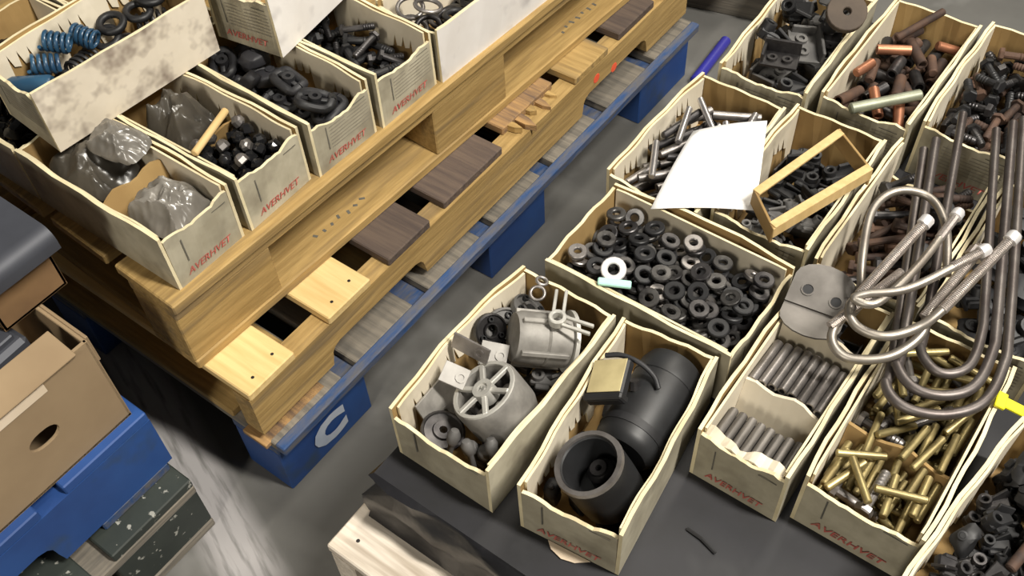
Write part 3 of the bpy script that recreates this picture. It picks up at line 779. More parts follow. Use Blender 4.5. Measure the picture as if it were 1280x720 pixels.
HH = Heap(BH, zmax=.092)
heap(HH, 'grey_bracket', [bracket_me(.052, .036, .004, .014, 'cast_grey'), bracket_me(.045, .03, .004, .016, 'steel_dark')], 10, 'dark grey bent bracket below the cardboard frame', 'bracket', 'brackets under the frame', rot(tilt=.3), tries=18)
heap(HH, 'black_block', [part_me(.044, .034, .021, 'iron_black', 3), part_me(.04, .027, .022, 'cast_grey', 8)], 14, 'black cast block below the cardboard frame', 'casting', 'cast blocks under the frame', rot(tilt=.3), tries=18)

# --- cardboard sleeve frame and contents of its bin
fr = empty('cardboard_frame', 'tan cardboard frame open in the middle lying in a bin', 'frame', bp(1015, 226, .452))
c4 = [bp(954, 262, .455), bp(1046, 190, .470), bp(1082, 215, .470), bp(975, 282, .452)]
c4 = [bp(945, 237, .462), bp(1049, 163, .470), bp(1088, 212, .470), bp(968, 284, .458)]
org = fr.location
for i in range(4):
    a, b_ = c4[i], c4[(i + 1) % 4]; d = (b_ - a); hgt = .018 if i % 2 == 0 else .028
    mb = MB().box(d.length + .003, .0035, hgt, (0, 0, -hgt / 2), b=.0006)
    T = Matrix.Translation((a + b_) / 2 - org) @ d.to_track_quat('X', 'Z').to_matrix().to_4x4()
    link('frame_strip', mb.mesh('frame_strip', 'wood_stick' if i % 2 == 0 else 'card_brown'), fr, mtx=T)
for i in (0, 2):        # folded-in rims of the long strips
    a, b_ = c4[i], c4[(i + 1) % 4]; d = b_ - a; s = 1 if i == 0 else -1
    q = (c4[3] - c4[0]).normalized() * .009 * s
    T = Matrix.Translation((a + b_) / 2 - org + q * .5) @ d.to_track_quat('X', 'Z').to_matrix().to_4x4()
    link('rim', MB().box(d.length, .012, .003, b=.0006).mesh('rim', 'wood_stick'), fr, mtx=T)
put('ray', .01)

# --- dark castings bin
HI = Heap(BI, zmax=.122)
heap(HI, 'grey_casting', [part_me(.062, .045, .028, 'cast_grey', 1), bracket_me(.066, .048, .005, .022, 'cast_grey', 'casting'), part_me(.05, .042, .028, 'iron_black', 2), bracket_me(.056, .04, .005, .024, 'steel_dark', 'casting')], 16,
     'dark grey angular casting in the bin behind the tube bin', 'casting', 'dark grey castings', rot(tilt=.35), tries=18)
heap(HI, 'iron_casting', [part_me(.046, .038, .028, 'iron_black', 5), part_me(.05, .034, .026, 'cast_grey', 6)], 7, 'black iron casting on top of the grey castings', 'casting', 'black castings on top', rot(tilt=.4), tries=18, zmax=.140)
tag(at_world('round_pad', ring_me(.030, .006, .014, 'dirt_brown', 24), bp(1058, 16, .462), (.5, .3, 0)), 'round brown pad leaning on the dark castings', 'disc')
put('ray', .015)
# --- copper pipes
HJ = Heap(BJ, zmax=.096)
heap(HJ, 'rusty_pipe', [rod_me(.0085, .055, 'rust', 12, ri=.006), rod_me(.0075, .045, 'rust', 12), rod_me(.009, .04, 'steel_dark', 12, ri=.006)], 60, 'short rusty pipe piece among the copper ones', 'pipe', 'rusty pipe pieces', rot(tilt=.3, base=XB), tries=18)
heap(HJ, 'copper_pipe', [rod_me(.008, .05, 'copper', 12, ri=.0055), rod_me(.0075, .04, 'copper', 12)], 5, 'short bright copper pipe piece on rusty pipes', 'pipe', 'copper pipe pieces', rot(tilt=.3, base=XB), tries=10, zmax=.112)
def rod_between(name, a, b_, r, mat, label, cat, n=12):
    d = b_ - a; T = Matrix.Translation((a + b_) / 2) @ d.to_track_quat('Z', 'Y').to_matrix().to_4x4()
    return tag(link(name, rod_me(r, d.length, mat, n), None, mtx=T), label, cat)
rod_between('pipe', bp(1062, 136, .455), bp(1152, 118, .46), .0085, 'green_rod', 'long greenish grey pipe at the front of the copper pipe bin', 'pipe')
put('ray', .015)
rod_between('long_rod', bp(1120, 48, .452), bp(1180, 14, .462), .006, 'rust', 'long thin rusty rod at the back of the copper pipe bin', 'rod')
put('ray', .015)
# --- dark bolts
HK = Heap(BK, zmax=.096)
heap(HK, 'dark_bolt', [bolt_me(.0058, .038, 'iron_black'), bolt_me(.0055, .042, 'rust'), bolt_me(.0060, .034, 'steel_dark')], 80, 'dark bolt lying in the bolt bin with brown back wall', 'bolt', 'dark bolts in the bin', rot(tilt=.35, base=XB), tries=18)
HP = Heap(BP, zmax=.096)
heap(HP, 'dark_bolt', [bolt_me(.0068, .045, 'iron_black'), bolt_me(.0064, .042, 'rust')], 40, 'dark bolt in the bin beside the brown backed one', 'bolt', 'dark bolts in the edge bin', rot(tilt=.35, base=XB), tries=18)
# --- rusty bolts
HM = Heap(BM, zmax=.110)
heap(HM, 'rusty_bolt', [bolt_me(.0052, .068, 'rust'), bolt_me(.0048, .074, 'rust'), bolt_me(.0055, .058, 'steel_dark')], 56, 'long rusty bolt lying under the u-bolts', 'bolt', 'rusty bolts under u-bolts', rot((.75, .3), .14, XB), tries=18)
heap(HM, 'rubber_bush', [lump_me(.045, .04, .03, 'rubber', 31), lump_me(.04, .035, .03, 'rubber', 32)], 2, 'black rubber bush on the rusty bolts', 'bush', 'rubber bushes on rusty bolts', rot(tilt=.3), tries=10, ats=[(.045, .02), (.04, -.06)], zmax=.14)
HN = Heap(BN, zmax=.098)
heap(HN, 'rubber_lump', [lump_me(.04, .036, .024, 'rubber', 33, amp=.2), part_me(.042, .034, .026, 'iron_black', 34)], 25, 'black rubber lump in the bin under the u-bolt legs', 'bush', 'rubber lumps', rot(tilt=.4), tries=16)
# --- black castings near right
HF = Heap(BF, zmax=.10)
heap(HF, 'black_casting', [part_me(.036, .026, .020, 'iron_black', 41), part_me(.034, .025, .020, 'steel_dark', 42), lump_me(.030, .024, .019, 'iron_black', 43, amp=.2), part_me(.031, .025, .019, 'iron_black', 44)], 65,
     'black metal casting in the bin beside the brass pins', 'casting', 'black castings by the brass pins', rot(tilt=.5), tries=16)
rod_between('copper_pipe', bp(1262, 712, .44), bp(1290, 678, .445), .006, 'rust', 'rusty brown pipe lying on the black castings', 'pipe')
put('ray', .015)
mb = MB().box(.034, .014, .004, b=.001); mb.box(.012, .022, .005, (-.014, 0, 0), b=.001)
tag(link('plastic_tag', mb.mesh('plastic_tag', 'yellow_tag'), None, bp(1266, 508, .455), (0, .2, R_(8))), 'bright yellow plastic tag stuck over the bin wall', 'tag')
put('ray', .015)

# --- u-bolts
def ubolt(name, label, group, legA, bend, legB, r, mat='ubolt_steel', thread=0., nuts=(), caps=False):
    """legA end, bend control points, legB end as (pixel x, pixel y, height)"""
    P = [bp(*legA)] + [bp(*q) for q in bend] + [bp(*legB)]
    org = (P[0] + P[-1]) / 2; e = empty(name, label, 'u-bolt', org, group=group)
    pts = [p - org for p in spline(P, 10)]
    link('rod', MB().tube(pts, r, 10).mesh('rod', mat, smooth=60), e)
    for end in (0, -1):
        if thread:
            d0 = pts[end]; nx = pts[9 if end == 0 else -10]; dr = (nx - d0).normalized(); mb = MB(); L = thread; k = int(L / .0022)
            tp = [d0 + dr * (L * i / (2 * k)) for i in range(2 * k + 1)]
            mb.tube(tp, [r * (1.14 if i % 2 else 1.02) for i in range(2 * k + 1)], 10)
            link('thread', mb.mesh('thread', 'thread', smooth=30), e)
            if caps:
                T = Matrix.Translation(d0 - dr * .004) @ dr.to_track_quat('Z', 'Y').to_matrix().to_4x4()
                link('end_cap', MB().lathe([(0, -.006), (r * 1.2, -.006), (r * 1.5, -.003), (r * 1.5, .006), (r, .007)], 12).mesh('end_cap', 'chrome_white', smooth=40), e, mtx=T)
    for end, dist in nuts:
        d0 = pts[end]; nx = pts[9 if end == 0 else -10]; dr = (nx - d0).normalized()
        T = Matrix.Translation(d0 + dr * dist) @ dr.to_track_quat('Z', 'Y').to_matrix().to_4x4()
        link('nut', MB().lathe([(r, -.006), (r * 2, -.006), (r * 2, .006), (r, .006)], 6, closed=True).mesh('nut', 'thread', smooth=25), e, mtx=T)
    return e
G = 'long dark u-bolts over the bins'
ubolt('long_u_bolt', 'longest dark u-bolt, its outer bend over the brass pins', G, (1155, 188, .474), [(1118, 440, .466), (1108, 480, .466), (1130, 508, .466), (1180, 518, .466), (1228, 503, .466), (1253, 460, .466), (1262, 400, .468)], (1279, 150, .478), .0062)
put('ray', .015)
ubolt('long_u_bolt', 'long dark u-bolt nested just inside the longest one', G, (1170, 176, .484), [(1130, 425, .478), (1122, 455, .478), (1142, 484, .478), (1180, 494, .478), (1218, 482, .478), (1240, 440, .478), (1247, 390, .480)], (1266, 155, .488), .0062)
put('ray', .015)
ubolt('long_u_bolt', 'dark u-bolt whose tall legs rise inside the nested pair', G, (1204, 140, .498), [(1158, 400, .490), (1150, 435, .490), (1166, 462, .490), (1190, 468, .490), (1214, 455, .490), (1228, 415, .490), (1232, 370, .492)], (1246, 160, .500), .0058)
put('ray', .015)
G2 = 'u-bolts with bright threaded ends'
ubolt('u_bolt', 'u-bolt with bright threads and a nut leaning on the long ones', G2, (1228, 308, .545), [(1165, 385, .512), (1150, 420, .500), (1110, 446, .490), (1060, 447, .485), (1040, 425, .490), (1050, 398, .498), (1075, 380, .506)], (1128, 340, .520), .0056, 'ubolt_light', .11, ((0, .012),), False)
put('ray', .015)
ubolt('u_bolt', 'u-bolt with two white capped threads above the brass pins', G2, (1263, 300, .560), [(1180, 385, .524), (1145, 410, .510), (1105, 420, .505), (1072, 408, .505), (1062, 385, .512), (1080, 362, .520)], (1155, 280, .555), .0056, 'ubolt_light', .115, (), True)
put('ray', .015)
ubolt('u_bolt', 'arched u-bolt with its bend pointing at the bolt bin', G2, (1076, 362, .500), [(1078, 320, .515), (1088, 268, .530), (1108, 244, .536), (1136, 238, .538), (1166, 250, .535), (1183, 285, .530)], (1184, 345, .512), .0052, 'ubolt_light')
put('ray', .015)
ubolt('u_bolt', 'u-bolt with a white end cap lying through the arched one', G2, (1194, 272, .520), [(1150, 330, .512), (1100, 376, .508), (1072, 372, .508), (1085, 366, .512), (1140, 358, .518)], (1225, 315, .530), .0050, 'ubolt_light', .04, (), True)
put('ray', .015)

# --- alternator parts bin
for HA, n_ in ((Heap(BA, y0=.005, zmax=.056), 8), (Heap(BA, y1=.0, zmax=.030), 4)):
    heap(HA, 'alternator_scrap', [part_me(.040, .032, .016, 'cast_grey', 51), bracket_me(.042, .03, .004, .011, 'steel_dark', 'scrap')], n_, 'grey casting at the bottom of the alternator bin', 'casting', 'castings under the alternator parts', rot(tilt=.12), tries=18)

def pulley():
    pos = bp(607, 490, .440); ax = Vector((-.42, -.18, .88)).normalized()
    T = Matrix.Translation(pos) @ ax.to_track_quat('Z', 'Y').to_matrix().to_4x4()
    e = empty('spoked_rotor', 'round alternator frame with pale spokes and hub', 'rotor', mtx=T)
    link('shell', MB().lathe([(.036, .004), (.042, .004), (.044, .0), (.044, -.045), (.040, -.058), (.020, -.060), (.0, -.060), (0, -.052), (.034, -.048), (.036, -.04)], 32, closed=True).mesh('shell', 'aluminium', smooth=40), e)
    link('rim', MB().lathe([(.036, .003), (.0365, .006), (.041, .006), (.042, .003)], 32, closed=True).mesh('rim', 'alu_pale', smooth=40), e)
    for k in range(3):
        link('spoke', MB().box(.078, .0065, .006, b=.001).mesh('spoke', 'alu_pale'), e, (0, 0, .004), (0, 0, PI * k / 3 + .35)) if k != 1 else None
        if k == 1:
            for s in (-1, 1): link('spoke', MB().box(.030, .006, .006, b=.001).mesh('spoke', 'alu_pale'), e, (s * .022 * math.cos(PI / 3 + .35), s * .022 * math.sin(PI / 3 + .35), .004), (0, 0, PI / 3 + .35))
    link('hub', MB().lathe([(.007, -.01), (.007, .009), (.013, .009), (.014, -.01)], 18, closed=True).mesh('hub', 'alu_pale', smooth=40), e)
    for k in range(6): link('diode', MB().lathe([(0, 0), (.006, 0), (.006, -.02), (0, -.02)], 10).mesh('diode', 'steel_mid', smooth=40), e, (.024 * math.cos(k * PI / 3 + .9), .024 * math.sin(k * PI / 3 + .9), -.008))
pulley()
put('drop', .03)
def pump():
    e = empty('pump_body', 'ribbed grey pump body lying behind the spoked rotor', 'pump', mtx=Matrix.Translation(bp(690, 452, .418)) @ Euler((R_(72), 0, R_(-48))).to_matrix().to_4x4())
    link('barrel', MB().lathe([(0, -.036), (.030, -.036), (.033, -.033), (.033, -.006), (.031, -.004), (.033, -.002), (.033, .026), (.030, .034), (.0, .036)], 28).mesh('barrel', 'aluminium', smooth=35), e)
    for a in (0, 70, 140, 215, 290): link('rib', MB().box(.006, .008, .06, (0, .033, 0)).mesh('rib', 'aluminium'), e, (0, 0, 0), (0, 0, R_(a)))
    link('flange', MB().lathe([(.030, -.040), (.039, -.040), (.039, -.035), (.030, -.035)], 28, closed=True).mesh('flange', 'alu_pale', smooth=35), e)
pump()
put('drop', .03)
def fork():
    e = empty('pronged_hub', 'pale hub with four straight prongs on the pump body', 'hub', bp(697, 415, .452))
    link('hub_ring', ring_me(.011, .006, .012, 'alu_pale', 16, 'hub_ring'), e)
    for a, o_ in ((118, -.006), (118, .006), (12, -.006), (12, .006)):
        d = Vector((math.cos(R_(a)), math.sin(R_(a)), 0)); n_ = Vector((-d.y, d.x, 0))
        link('prong', MB().box(.036, .004, .005, b=.0008).mesh('prong', 'alu_pale'), e, d * .026 + n_ * o_, (0, 0, R_(a)))
fork()
put('drop', .03)
def disc(name, label, pos, R, t, mat, rotv, hole=.006, holes=0, hm='iron_black'):
    e = empty(name, label, 'disc', mtx=Matrix.Translation(pos) @ Euler(rotv).to_matrix().to_4x4())
    link('plate', MB().lathe([(hole, 0), (hole, t), (R * .45, t), (R * .5, t * .6), (R * .85, t * .6), (R * .9, t), (R, t * .8), (R, 0)], 28, closed=True).mesh('plate', mat, smooth=35), e)
    for k in range(holes):
        a = 2 * PI * k / holes + .5
        link('bolt_hole', MB().lathe([(0, .0), (R * .16, 0), (R * .16, t * 1.15), (R * .10, t * 1.15), (R * .10, t * .2), (0, t * .2)], 12).mesh('bolt_hole', hm, smooth=35), e, (R * .66 * math.cos(a), R * .66 * math.sin(a), .0))
    return e
def plate(name, label, pos, size, rotv, mat):
    mb = MB().box(*size); mb.lathe([(.004, 0), (.004, size[2] * .9), (.007, size[2] * .9), (.007, 0)], 10, T=Matrix.Translation((size[0] * .25, 0, 0)))
    return tag(link(name, mb.mesh(name, mat, smooth=30), None, mtx=Matrix.Translation(pos) @ Euler(rotv).to_matrix().to_4x4()), label, 'plate')
plate('metal_sheet', 'long grey metal sheet leaning on the alternator bin wall', bp(536, 492, .408), (.052, .060, .003), (0, 1.12, .03), 'aluminium')
put('drop', .03)
disc('cover_disc', 'flat dark disc near the front of the alternator bin', Vector((.319, .058, .404)), .027, .007, 'steel_dark', (-.15, .25, 0), .005)
put('drop', .03)
disc('bearing_flange', 'grey drilled flange against the alternator bin wall', bp(645, 412, .425), .028, .010, 'cast_grey', (.3, .7, .2), .007, 4)
put('drop', .03)
disc('bearing_flange', 'grey drilled flange with holes behind the other flange', bp(657, 392, .425), .025, .010, 'cast_grey', (-.2, .6, .5), .007, 4)
put('drop', .03)
disc('bearing_plate', 'small dark bearing plate at the back of the alternator bin', bp(612, 418, .42), .022, .008, 'steel_dark', (.2, .9, 0), .008, 3)
put('drop', .03)
plate('metal_plate', 'pale square metal plate standing behind the spoked rotor', bp(612, 446, .440), (.034, .03, .004), (.5, .2, .5), 'plate_grey')
put('drop', .03)
plate('metal_plate', 'thin dark steel plate on edge by the bin wall', bp(590, 448, .435), (.05, .022, .003), (1.2, .1, .1), 'steel_mid')
put('drop', .03)
plate('metal_plate', 'pale bent plate beside the spoked rotor on the wall side', bp(569, 474, .435), (.032, .026, .004), (.3, .3, .3), 'plate_grey')
put('drop', .03)
e = empty('wire_clip', 'small looped steel clip at the far corner of the alternator bin', 'clip', bp(672, 366, .45))
link('loop', torus_me(.009, .0022, 'steel_mid', 18, 8, 'loop'), e, (0, 0, 0), (.3, .2, 0)); link('loop', torus_me(.007, .0022, 'steel_mid', 18, 8, 'loop'), e, (-.006, .018, .002), (-.3, .2, 0))
put('drop', .03)
for x, y, r in ((573, 541, .010), (600, 548, .011), (585, 560, .008), (560, 566, .008), (606, 565, .008)):
    tag(at_world('ball_stud', MB().lathe([(0, .012), (r * .6, .011), (r, .005), (r * .9, -.006), (r * .5, -.010), (r * .45, -.03), (0, -.03)], 14).mesh('ball_stud', 'cast_grey', smooth=50), bp(x, y, .412) + Vector((0, .012, 0)), (random.uniform(-.5, .5), random.uniform(-.5, .5), 0)),
        'small round headed grey stud before the spoked rotor', 'stud', 'grey studs'); put('drop', .03)
# --- starter motor bin
HB = Heap(BB, zmax=.028)
heap(HB, 'motor_scrap', lump_me(.030, .024, .013, 'iron_black', 62, pw=.4), 8, 'black casting below the starter motor', 'casting', 'castings below the starter', rot(tilt=.1), tries=18)
def starter():
    a, b_ = bp(792, 568, .392), bp(846, 480, .396); d = (b_ - a).normalized()
    T = Matrix.Translation(a) @ d.to_track_quat('Z', 'Y').to_matrix().to_4x4(); L = (b_ - a).length
    e = empty('starter_motor', 'black cylindrical starter motor lying in the bin', 'motor', mtx=T); R = .039
    link('barrel', MB().lathe([(0, -.01), (R * .8, -.01), (R * .95, -.004), (R, .004), (R, L * .9), (0, L * .9)], 36).mesh('barrel', 'black_paint', smooth=35), e)
    link('end_cap', MB().lathe([(R * 1.02, L * .84), (R * 1.03, L * .88), (R * 1.0, L * 1.02), (R * .9, L * 1.12), (R * .5, L * 1.17), (0, L * 1.17)], 36).mesh('end_cap', 'black_paint', smooth=45), e)
    link('band', MB().lathe([(R, .012), (R * 1.03, .012), (R * 1.03, .022), (R, .022)], 36, closed=True).mesh('band', 'iron_black', smooth=35), e)
    for s in (-1, 1): link('terminal', MB().lathe([(0, .012), (.006, .012), (.006, 0), (0, 0)], 8).mesh('terminal', 'steel_dark', smooth=30), e, (R * .98 * .5, s * R * .84, L * .5), (-s * PI / 3, PI / 6, 0))
starter()
put('drop', .03)
def housing():
    pos = bp(735, 577, .462); ax = Vector((-.30, -.22, .93)).normalized()
    T = Matrix.Translation(pos) @ ax.to_track_quat('Z', 'Y').to_matrix().to_4x4()
    e = empty('round_housing', 'open round motor housing with a shiny machined rim', 'housing', mtx=T); R = .040
    link('shell', MB().lathe([(R * .84, -.002), (R * .80, -.004), (R * .78, -.055), (0, -.058), (0, -.085), (R * .75, -.085), (R * .98, -.075), (R, -.05), (R, -.012), (R * 1.02, -.004)], 36).mesh('shell', 'black_paint', smooth=35), e)
    link('rim', MB().lathe([(R * .84, -.004), (R * .86, .001), (R * .99, .001), (R * 1.02, -.004)], 36, closed=True).mesh('rim', 'steel_mid', smooth=35), e)
    link('gear', MB().lathe([(.004, -.05), (.004, -.028), (.010, -.027), (.011, -.03), (.016, -.035), (.017, -.05)], 14).mesh('gear', 'steel_dark', smooth=25), e, (-.008, .002, 0))
    link('lug', MB().lathe([(0, -.02), (.012, -.02), (.012, -.05), (0, -.05)], 12).mesh('lug', 'iron_black', smooth=40), e, (-R * 1.05, -.012, 0))
housing()
put('drop', .03)
e = empty('solenoid_box', 'black solenoid block with a yellowed paper label', 'solenoid', mtx=Matrix.Translation(bp(757, 490, .436)) @ Euler((.20, -.55, R_(14))).to_matrix().to_4x4())
link('body', MB().box(.050, .054, .014, (0, 0, -.0075), b=.003).mesh('body', 'iron_black'), e)
link('paper_label', MB().box(.046, .042, .0012, (0, .004, .0), b=.0003).mesh('paper_label', 'label_yellow'), e)
link('strap', MB().box(.053, .009, .017, (0, -.022, -.0075), b=.002).mesh('strap', 'black_paint'), e)
put('drop', .03)
tag(at_world('rubber_boot', lump_me(.019, .026, .034, 'rubber', 61, 'rubber_boot'), bp(680, 592, .410), (.1, .05, R_(6))), 'black rubber boot wedged beside the round housing', 'boot')
put('drop', .03)
P = [bp(752, 456, .452), bp(772, 456, .458), bp(795, 466, .458), bp(812, 482, .452), bp(818, 498, .446)]
tag(link('black_cable', MB().tube(spline(P, 8), .0032, 8).mesh('black_cable', 'rubber', smooth=60)), 'black cable looped around the yellow labelled solenoid', 'cable')
put('drop', .03)
tag(link('torn_label', MB().prism([(-.02, 0), (.035, 0), (.02, -.010), (.004, -.013), (-.012, -.008)], 0, .001).mesh('torn_label', 'tape'), None, (.512, .033, ZB + .001), (0, 0, R_(6))), 'yellow torn paper scrap under the starter bin front', 'paper')

# --- left bins contents
from mathutils import noise as mn
def bag_me(sx, sy, sz, mat, seed, name='plastic_bag'):
    """crumpled film bag: two creased sheets joined round the rim"""
    n = 46; vs = []; o3 = Vector((seed * 7.3, seed * 3.1, seed))
    def crease(p, f): return 1 - abs(mn.noise(p * f + o3)) * 2.6
    for side in (1, -1):
        for j in range(n + 1):
            for i in range(n + 1):
                u, v = i / n * 2 - 1, j / n * 2 - 1; e = max(abs(u), abs(v)); dome = max(0., 1 - e ** 2.5)
                p = Vector((u, v * .55, side * .3)); q = Vector((u * .6 + v * .5, v - u * .4, 3 + side))
                h = .30 * crease(p, 1.3) + .22 * crease(q, 2.1) + .10 * crease(p, 4.3)
                dx = .10 * mn.noise(p * 1.7 + o3 * 2); dy = .10 * mn.noise(q * 1.7 + o3)
                z = side * sz * .42 * dome + (sz * .55 * h * (.35 + .65 * dome) if side == 1 else sz * .1 * h) - sz * .25 * e
                if e > .999: z = sz * (.45 * h * .35 - .25)
                rr = 1 - .18 * (u * u * v * v)
                vs.append((sx / 2 * (u * rr + dx), sy / 2 * (v * rr + dy), z))
    k = n + 1; m_ = k * k; fs = []
    rim = {}
    for sd in (0, 1):
        for j in range(n):
            for i in range(n):
                f = (j * k + i, j * k + i + 1, (j + 1) * k + i + 1, (j + 1) * k + i)
                fs.append(tuple(x if (sd == 0 or (x % k in (0, n) or x // k in (0, n))) else x + m_ for x in (f if sd == 0 else f[::-1])))
    return MB().add(vs, fs).mesh(name, mat, smooth=40)
H1 = Heap(L1, zmax=.045)
heap(H1, 'dark_fitting', [lump_me(.032, .026, .018, 'iron_black', 71), lump_me(.030, .024, .017, 'dirt_brown', 72)], 20, 'dark metal fitting in the plastic bag bin', 'casting', 'fittings in the bag bin', rot(tilt=.3), tries=18)
tag(at_world('plastic_bag', bag_me(.105, .088, .06, 'bag', 1), bp(215, 247, .488), (.05, .05, .15)), 'crumpled clear plastic bag at the front of the corner bin', 'bag')
put('drop', .03)
tag(at_world('plastic_bag', bag_me(.12, .090, .052, 'bag_dark', 2), bp(118, 200, .478), (0, .05, .05)), 'dark crumpled plastic bag in the middle of the corner bin', 'bag')
put('drop', .03)
tag(at_world('plastic_bag', bag_me(.085, .06, .035, 'bag', 3), bp(158, 192, .492), (.15, .1, .2)), 'grey folded plastic wrap on the dark bag', 'bag')
put('drop', .03)
H2 = Heap(L2, y0=-.137, y1=-.025, zmax=.092)
heap(H2, 'glossy_nut', [nut_me(.0088, 'black_gloss'), nut_me(.0082, 'black_gloss')], 85, 'glossy black wheel nut heaped in the bin', 'nut', 'glossy black nuts', rot(tilt=.9), tries=16)
heap(H2, 'bright_nut', [nut_me(.0086, 'steel_mid')], 6, 'silver wheel nut among glossy black nuts', 'nut', 'silver nuts', rot(tilt=.6), tries=10, zmax=.11)
tag(at_world('plastic_bag', bag_me(.105, .086, .10, 'bag_dark', 4), bp(222, 148, .475), (0, 0, .05)), 'dark plastic bag of parts behind the wooden stick', 'bag')
put('drop', .03)
rod_between('wooden_stick', bp(243, 192, .507), bp(282, 138, .503), .0055, 'wood_stick', 'short wooden stick across the glossy nut bin', 'stick')
put('ray', .02)
H3 = Heap(L3, zmax=.098)
def mount_me(seed):
    rs = random.Random(seed); P = []
    for k in range(24):
        a = 2 * PI * k / 24; c, s = math.cos(a), math.sin(a)
        P.append((.024 * math.copysign(abs(c) ** .6, c), 0.015 * math.copysign(abs(s) ** .6, s), .0022 * math.sin(3 * a + seed)))
    mb = MB().tube(P + [P[0]], .0068, 8, cap=False); mb.lathe([(.004, -.0085), (.0095, -.0085), (.0095, .010), (.004, .010)], 14, closed=True); mb.box(.04, .007, .008)
    return mb.mesh('rubber_mount', 'rubber', smooth=45)
heap(H3, 'rubber_mount', [mount_me(1), mount_me(2), lump_me(.040, .032, .022, 'rubber', 73)], 21, 'black moulded rubber mount in the bin under the raised white one', 'mount', 'black rubber mounts', rot(tilt=.55), tries=16)
H4 = Heap(L4, zmax=.094)
heap(H4, 'black_bolt', [bolt_me(.006, .045, 'iron_black'), bolt_me(.005, .05, 'steel_dark')], 60, 'small black bolt in the bin by the rubber mounts', 'bolt', 'small black bolts', rot(tilt=.35, base=XB), tries=16)
H5 = Heap(L5)
heap(H5, 'steel_ring', [torus_me(.021, .0045, 'steel_dark'), torus_me(.019, .005, 'iron_black')], 26, 'dark round steel ring in the white sided bin', 'ring', 'dark steel rings', rot(tilt=.5), tries=16)
tag(at_world('steel_ring', torus_me(.020, .0035, 'steel_mid'), bp(513, 12, .497), (.2, .2, 0)), 'light grey steel ring lying first on the dark rings', 'ring')
put('drop', .03)
tag(at_world('steel_ring', torus_me(.020, .0035, 'steel_mid'), bp(536, 14, .499), (-.25, .1, 0)), 'light grey steel ring overlapping its neighbour in the bin', 'ring')
put('drop', .03)
H6 = Heap(L6)
heap(H6, 'shiny_fitting', [lump_me(.04, .03, .025, 'black_gloss', 74), nut_me(.012, 'black_gloss')], 34, 'black shiny fitting in the bin behind the bags', 'fitting', 'black shiny fittings', rot(tilt=.4), tries=16)
for B_, nm in ((L7, 'under the stained bin'), (L8, 'behind the stained bin')):
    heap(Heap(B_, zmax=.09), 'dark_fitting', [lump_me(.036, .03, .021, 'iron_black', 75), lump_me(.034, .03, .021, 'rubber', 76)], 22, 'dark metal fitting in the bin ' + nm, 'casting', 'fittings ' + nm, rot(tilt=.3), tries=12)
# springs in the stained bin
HW = Heap(W1, zmax=.055)
heap(HW, 'coil_spring', [spring_me(.0145, .003, .050, 5, 'steel_dark'), spring_me(.0135, .003, .046, 5, 'iron_black')], 8, 'dark coil spring in the stained upper bin', 'spring', 'dark coil springs', rot(tilt=.4, base=XB), tries=16)
tag(at_world('blue_cylinder', MB().lathe([(0, -.03), (.011, -.03), (.0135, -.026), (.0135, .024), (.011, .03), (.006, .032), (0, .032)], 18).mesh('blue_cylinder', 'blue_plastic', smooth=40), bp(32, 103, .566), (PI / 2, 0, -.9)), 'pale blue plastic cylinder at the front of the stained bin', 'cylinder')
put('drop', .03)
for i, (x, y, z) in enumerate(((46, 86, .562), (70, 74, .562), (94, 62, .560))):
    tag(at_world('blue_spring', spring_me(.0125, .003, .040, 5, 'blue_plastic'), bp(x, y, z), (PI / 2 - .2, .2, -.7 - .3 * i)), 'blue coil spring on the dark coil springs', 'spring', 'blue coil springs'); put('drop', .03)
for i, (x, y, z) in enumerate(((108, 44, .566), (138, 30, .568), (168, 12, .568), (188, 2, .567))):
    tag(at_world('rubber_ring', torus_me(.017, .0055, 'iron_black'), bp(x, y, z), (.25 - .12 * i, .15, 0)), 'thick black ring on top of the coil springs', 'ring', 'black rings in the stained bin'); put('drop', .03)

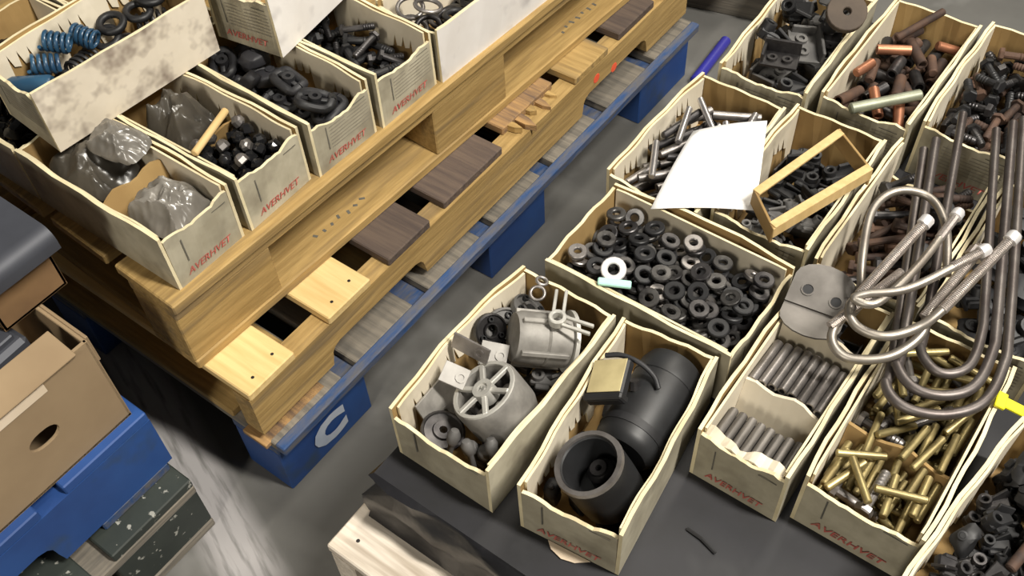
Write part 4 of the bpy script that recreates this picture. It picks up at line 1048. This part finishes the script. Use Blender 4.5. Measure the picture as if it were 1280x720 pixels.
# ------------------------------------------------------------------ brown carton in the near left corner
ZC = .282
def carton(label, x0, x1, y0, y1, z0, h, mat, hand=False, flaps=()):
    e = empty('carton', label, 'carton', ((x0 + x1) / 2, (y0 + y1) / 2, z0)); sx, sy = x1 - x0, y1 - y0; t = .005
    link('bottom_panel', MB().box(sx, sy, t, (0, 0, t / 2)).mesh('bottom_panel', mat), e)
    for s in (-1, 1):
        link('end_panel', MB().box(sx, t, h, (0, s * (sy / 2 - t / 2), h / 2), b=.001).mesh('end_panel', mat), e)
        if hand and s == 1:       # side with a hand hole (pieces around the hole)
            T = Matrix(((0, 0, 1, s * (sx / 2 - t)), (1, 0, 0, 0), (0, 1, 0, 0), (0, 0, 0, 1)))
            hw, hh, hy, hz = .022, .014, hand[0], hand[1]; O = [(-sy / 2, 0), (sy / 2, 0), (sy / 2, h), (-sy / 2, h)]; n = 20
            inner = [(hy + hw * math.copysign(abs(math.cos(2 * PI * k / n)) ** .8, math.cos(2 * PI * k / n)), hz + hh * math.sin(2 * PI * k / n)) for k in range(n)]
            outer = []
            for k in range(n):
                c, s_ = math.cos(2 * PI * k / n), math.sin(2 * PI * k / n)
                cand = []
                if c > 1e-6: cand.append((sy / 2 - hy) / c)
                if c < -1e-6: cand.append((-sy / 2 - hy) / c)
                if s_ > 1e-6: cand.append((h - hz) / s_)
                if s_ < -1e-6: cand.append(-hz / s_)
                q = min(cand); outer.append((hy + c * q, hz + s_ * q))
            # put the four corners on the nearest outer vertices
            for cx, cy in O:
                k = min(range(n), key=lambda i: (outer[i][0] - cx) ** 2 + (outer[i][1] - cy) ** 2); outer[k] = (cx, cy)
            vs = []; fs = []
            for zz in (0, t):
                vs += [(a, b, zz) for a, b in outer] + [(a, b, zz) for a, b in inner]
            for k in range(n):
                k2 = (k + 1) % n
                fs += [(k, k2, n + k2, n + k), (2 * n + k, 3 * n + k, 3 * n + k2, 2 * n + k2), (k, 2 * n + k, 2 * n + k2, k2), (n + k, n + k2, 3 * n + k2, 3 * n + k)]
            link('side_panel', MB().add(vs, fs).mesh('side_panel', mat), e, mtx=T)
        else:
            link('side_panel', MB().box(t, sy, h, (s * (sx / 2 - t / 2), 0, h / 2), b=.001).mesh('side_panel', mat), e)
    for (sz, loc, rt) in flaps: link('flap', MB().box(*sz, b=.001).mesh('flap', mat), e, loc, rt)
    return e
cb = carton('large open brown carton with an oval hand hole', -.50, -.096, -.60, -.118, ZC, .168, 'carton_brown', hand=(.135, .082),
            flaps=(((.05, .44, .004), (.182, .0, .172), (0, R_(14), 0)), ((.39, .005, .05), (0, .2438, .142), (0, 0, 0))))
link('tape_strip', MB().box(.0012, .34, .020, b=.0003).mesh('tape_strip', 'tape'), cb, (.2026, -.0, .156))
c2 = carton('small rust brown carton resting on the large carton rim', -.50, -.192, -.168, -.072, ZC + .168, .100, 'carton_rust')
def hood():
    ts = (0, .3, .6, .9, 1.2, 1.5)
    out = [(-.20, 0.)] + [(.10 + .020 * math.sin(t), -.020 + .020 * math.cos(t)) for t in ts] + [(.120, -.032)]
    inn = [(.114, -.032)] + [(.10 + .014 * math.sin(t), -.020 + .014 * math.cos(t)) for t in ts[::-1]] + [(-.20, -.006)]
    T = Matrix(((1, 0, 0, 0), (0, 0, 1, -.06), (0, 1, 0, 0), (0, 0, 0, 1))); poly = out + inn
    return MB().prism(poly, 0, .115, T=T).mesh('metal_cover', 'sheet_metal', smooth=40)
tag(link('metal_cover', hood(), None, (-.292, -.118, ZC + .168 + .100 + .006), (0, 0, 0)), 'dark grey curved metal cover on the small carton', 'cover')
def casting_box():
    mb = MB().box(.09, .13, .145, b=.006); mb.box(.07, .11, .018, (0, 0, .072), b=.002)
    return mb.mesh('metal_box', 'sheet_metal')
tag(link('metal_box', casting_box(), None, (-.215, -.222, ZC + .005 + .0725 + .009), (0, 0, .06)), 'dark grey metal box standing in the large carton', 'box')

# ------------------------------------------------------------------ far background
fb = empty('weathered_skid', 'dark weathered skid lying beyond the yellow pallets', 'pallet', (-.50, 1.345, 0), R_(13))
for k in range(3): board('runner', 1.1, .08, .09, 'wood_grey', fb, (.15, .04 + .3 * k, .045), 'x')
for k in range(6): board('deckboard', .8, .14, .018, 'wood_dark', fb, (-.32 + .19 * k, .36, .099), 'y')
rod_between('blue_bar', bp(868, 102, .012), bp(908, 50, .012), .012, 'indigo', 'indigo blue bar lying on the floor behind the bins', 'bar')
print('objects', len(bpy.data.objects))
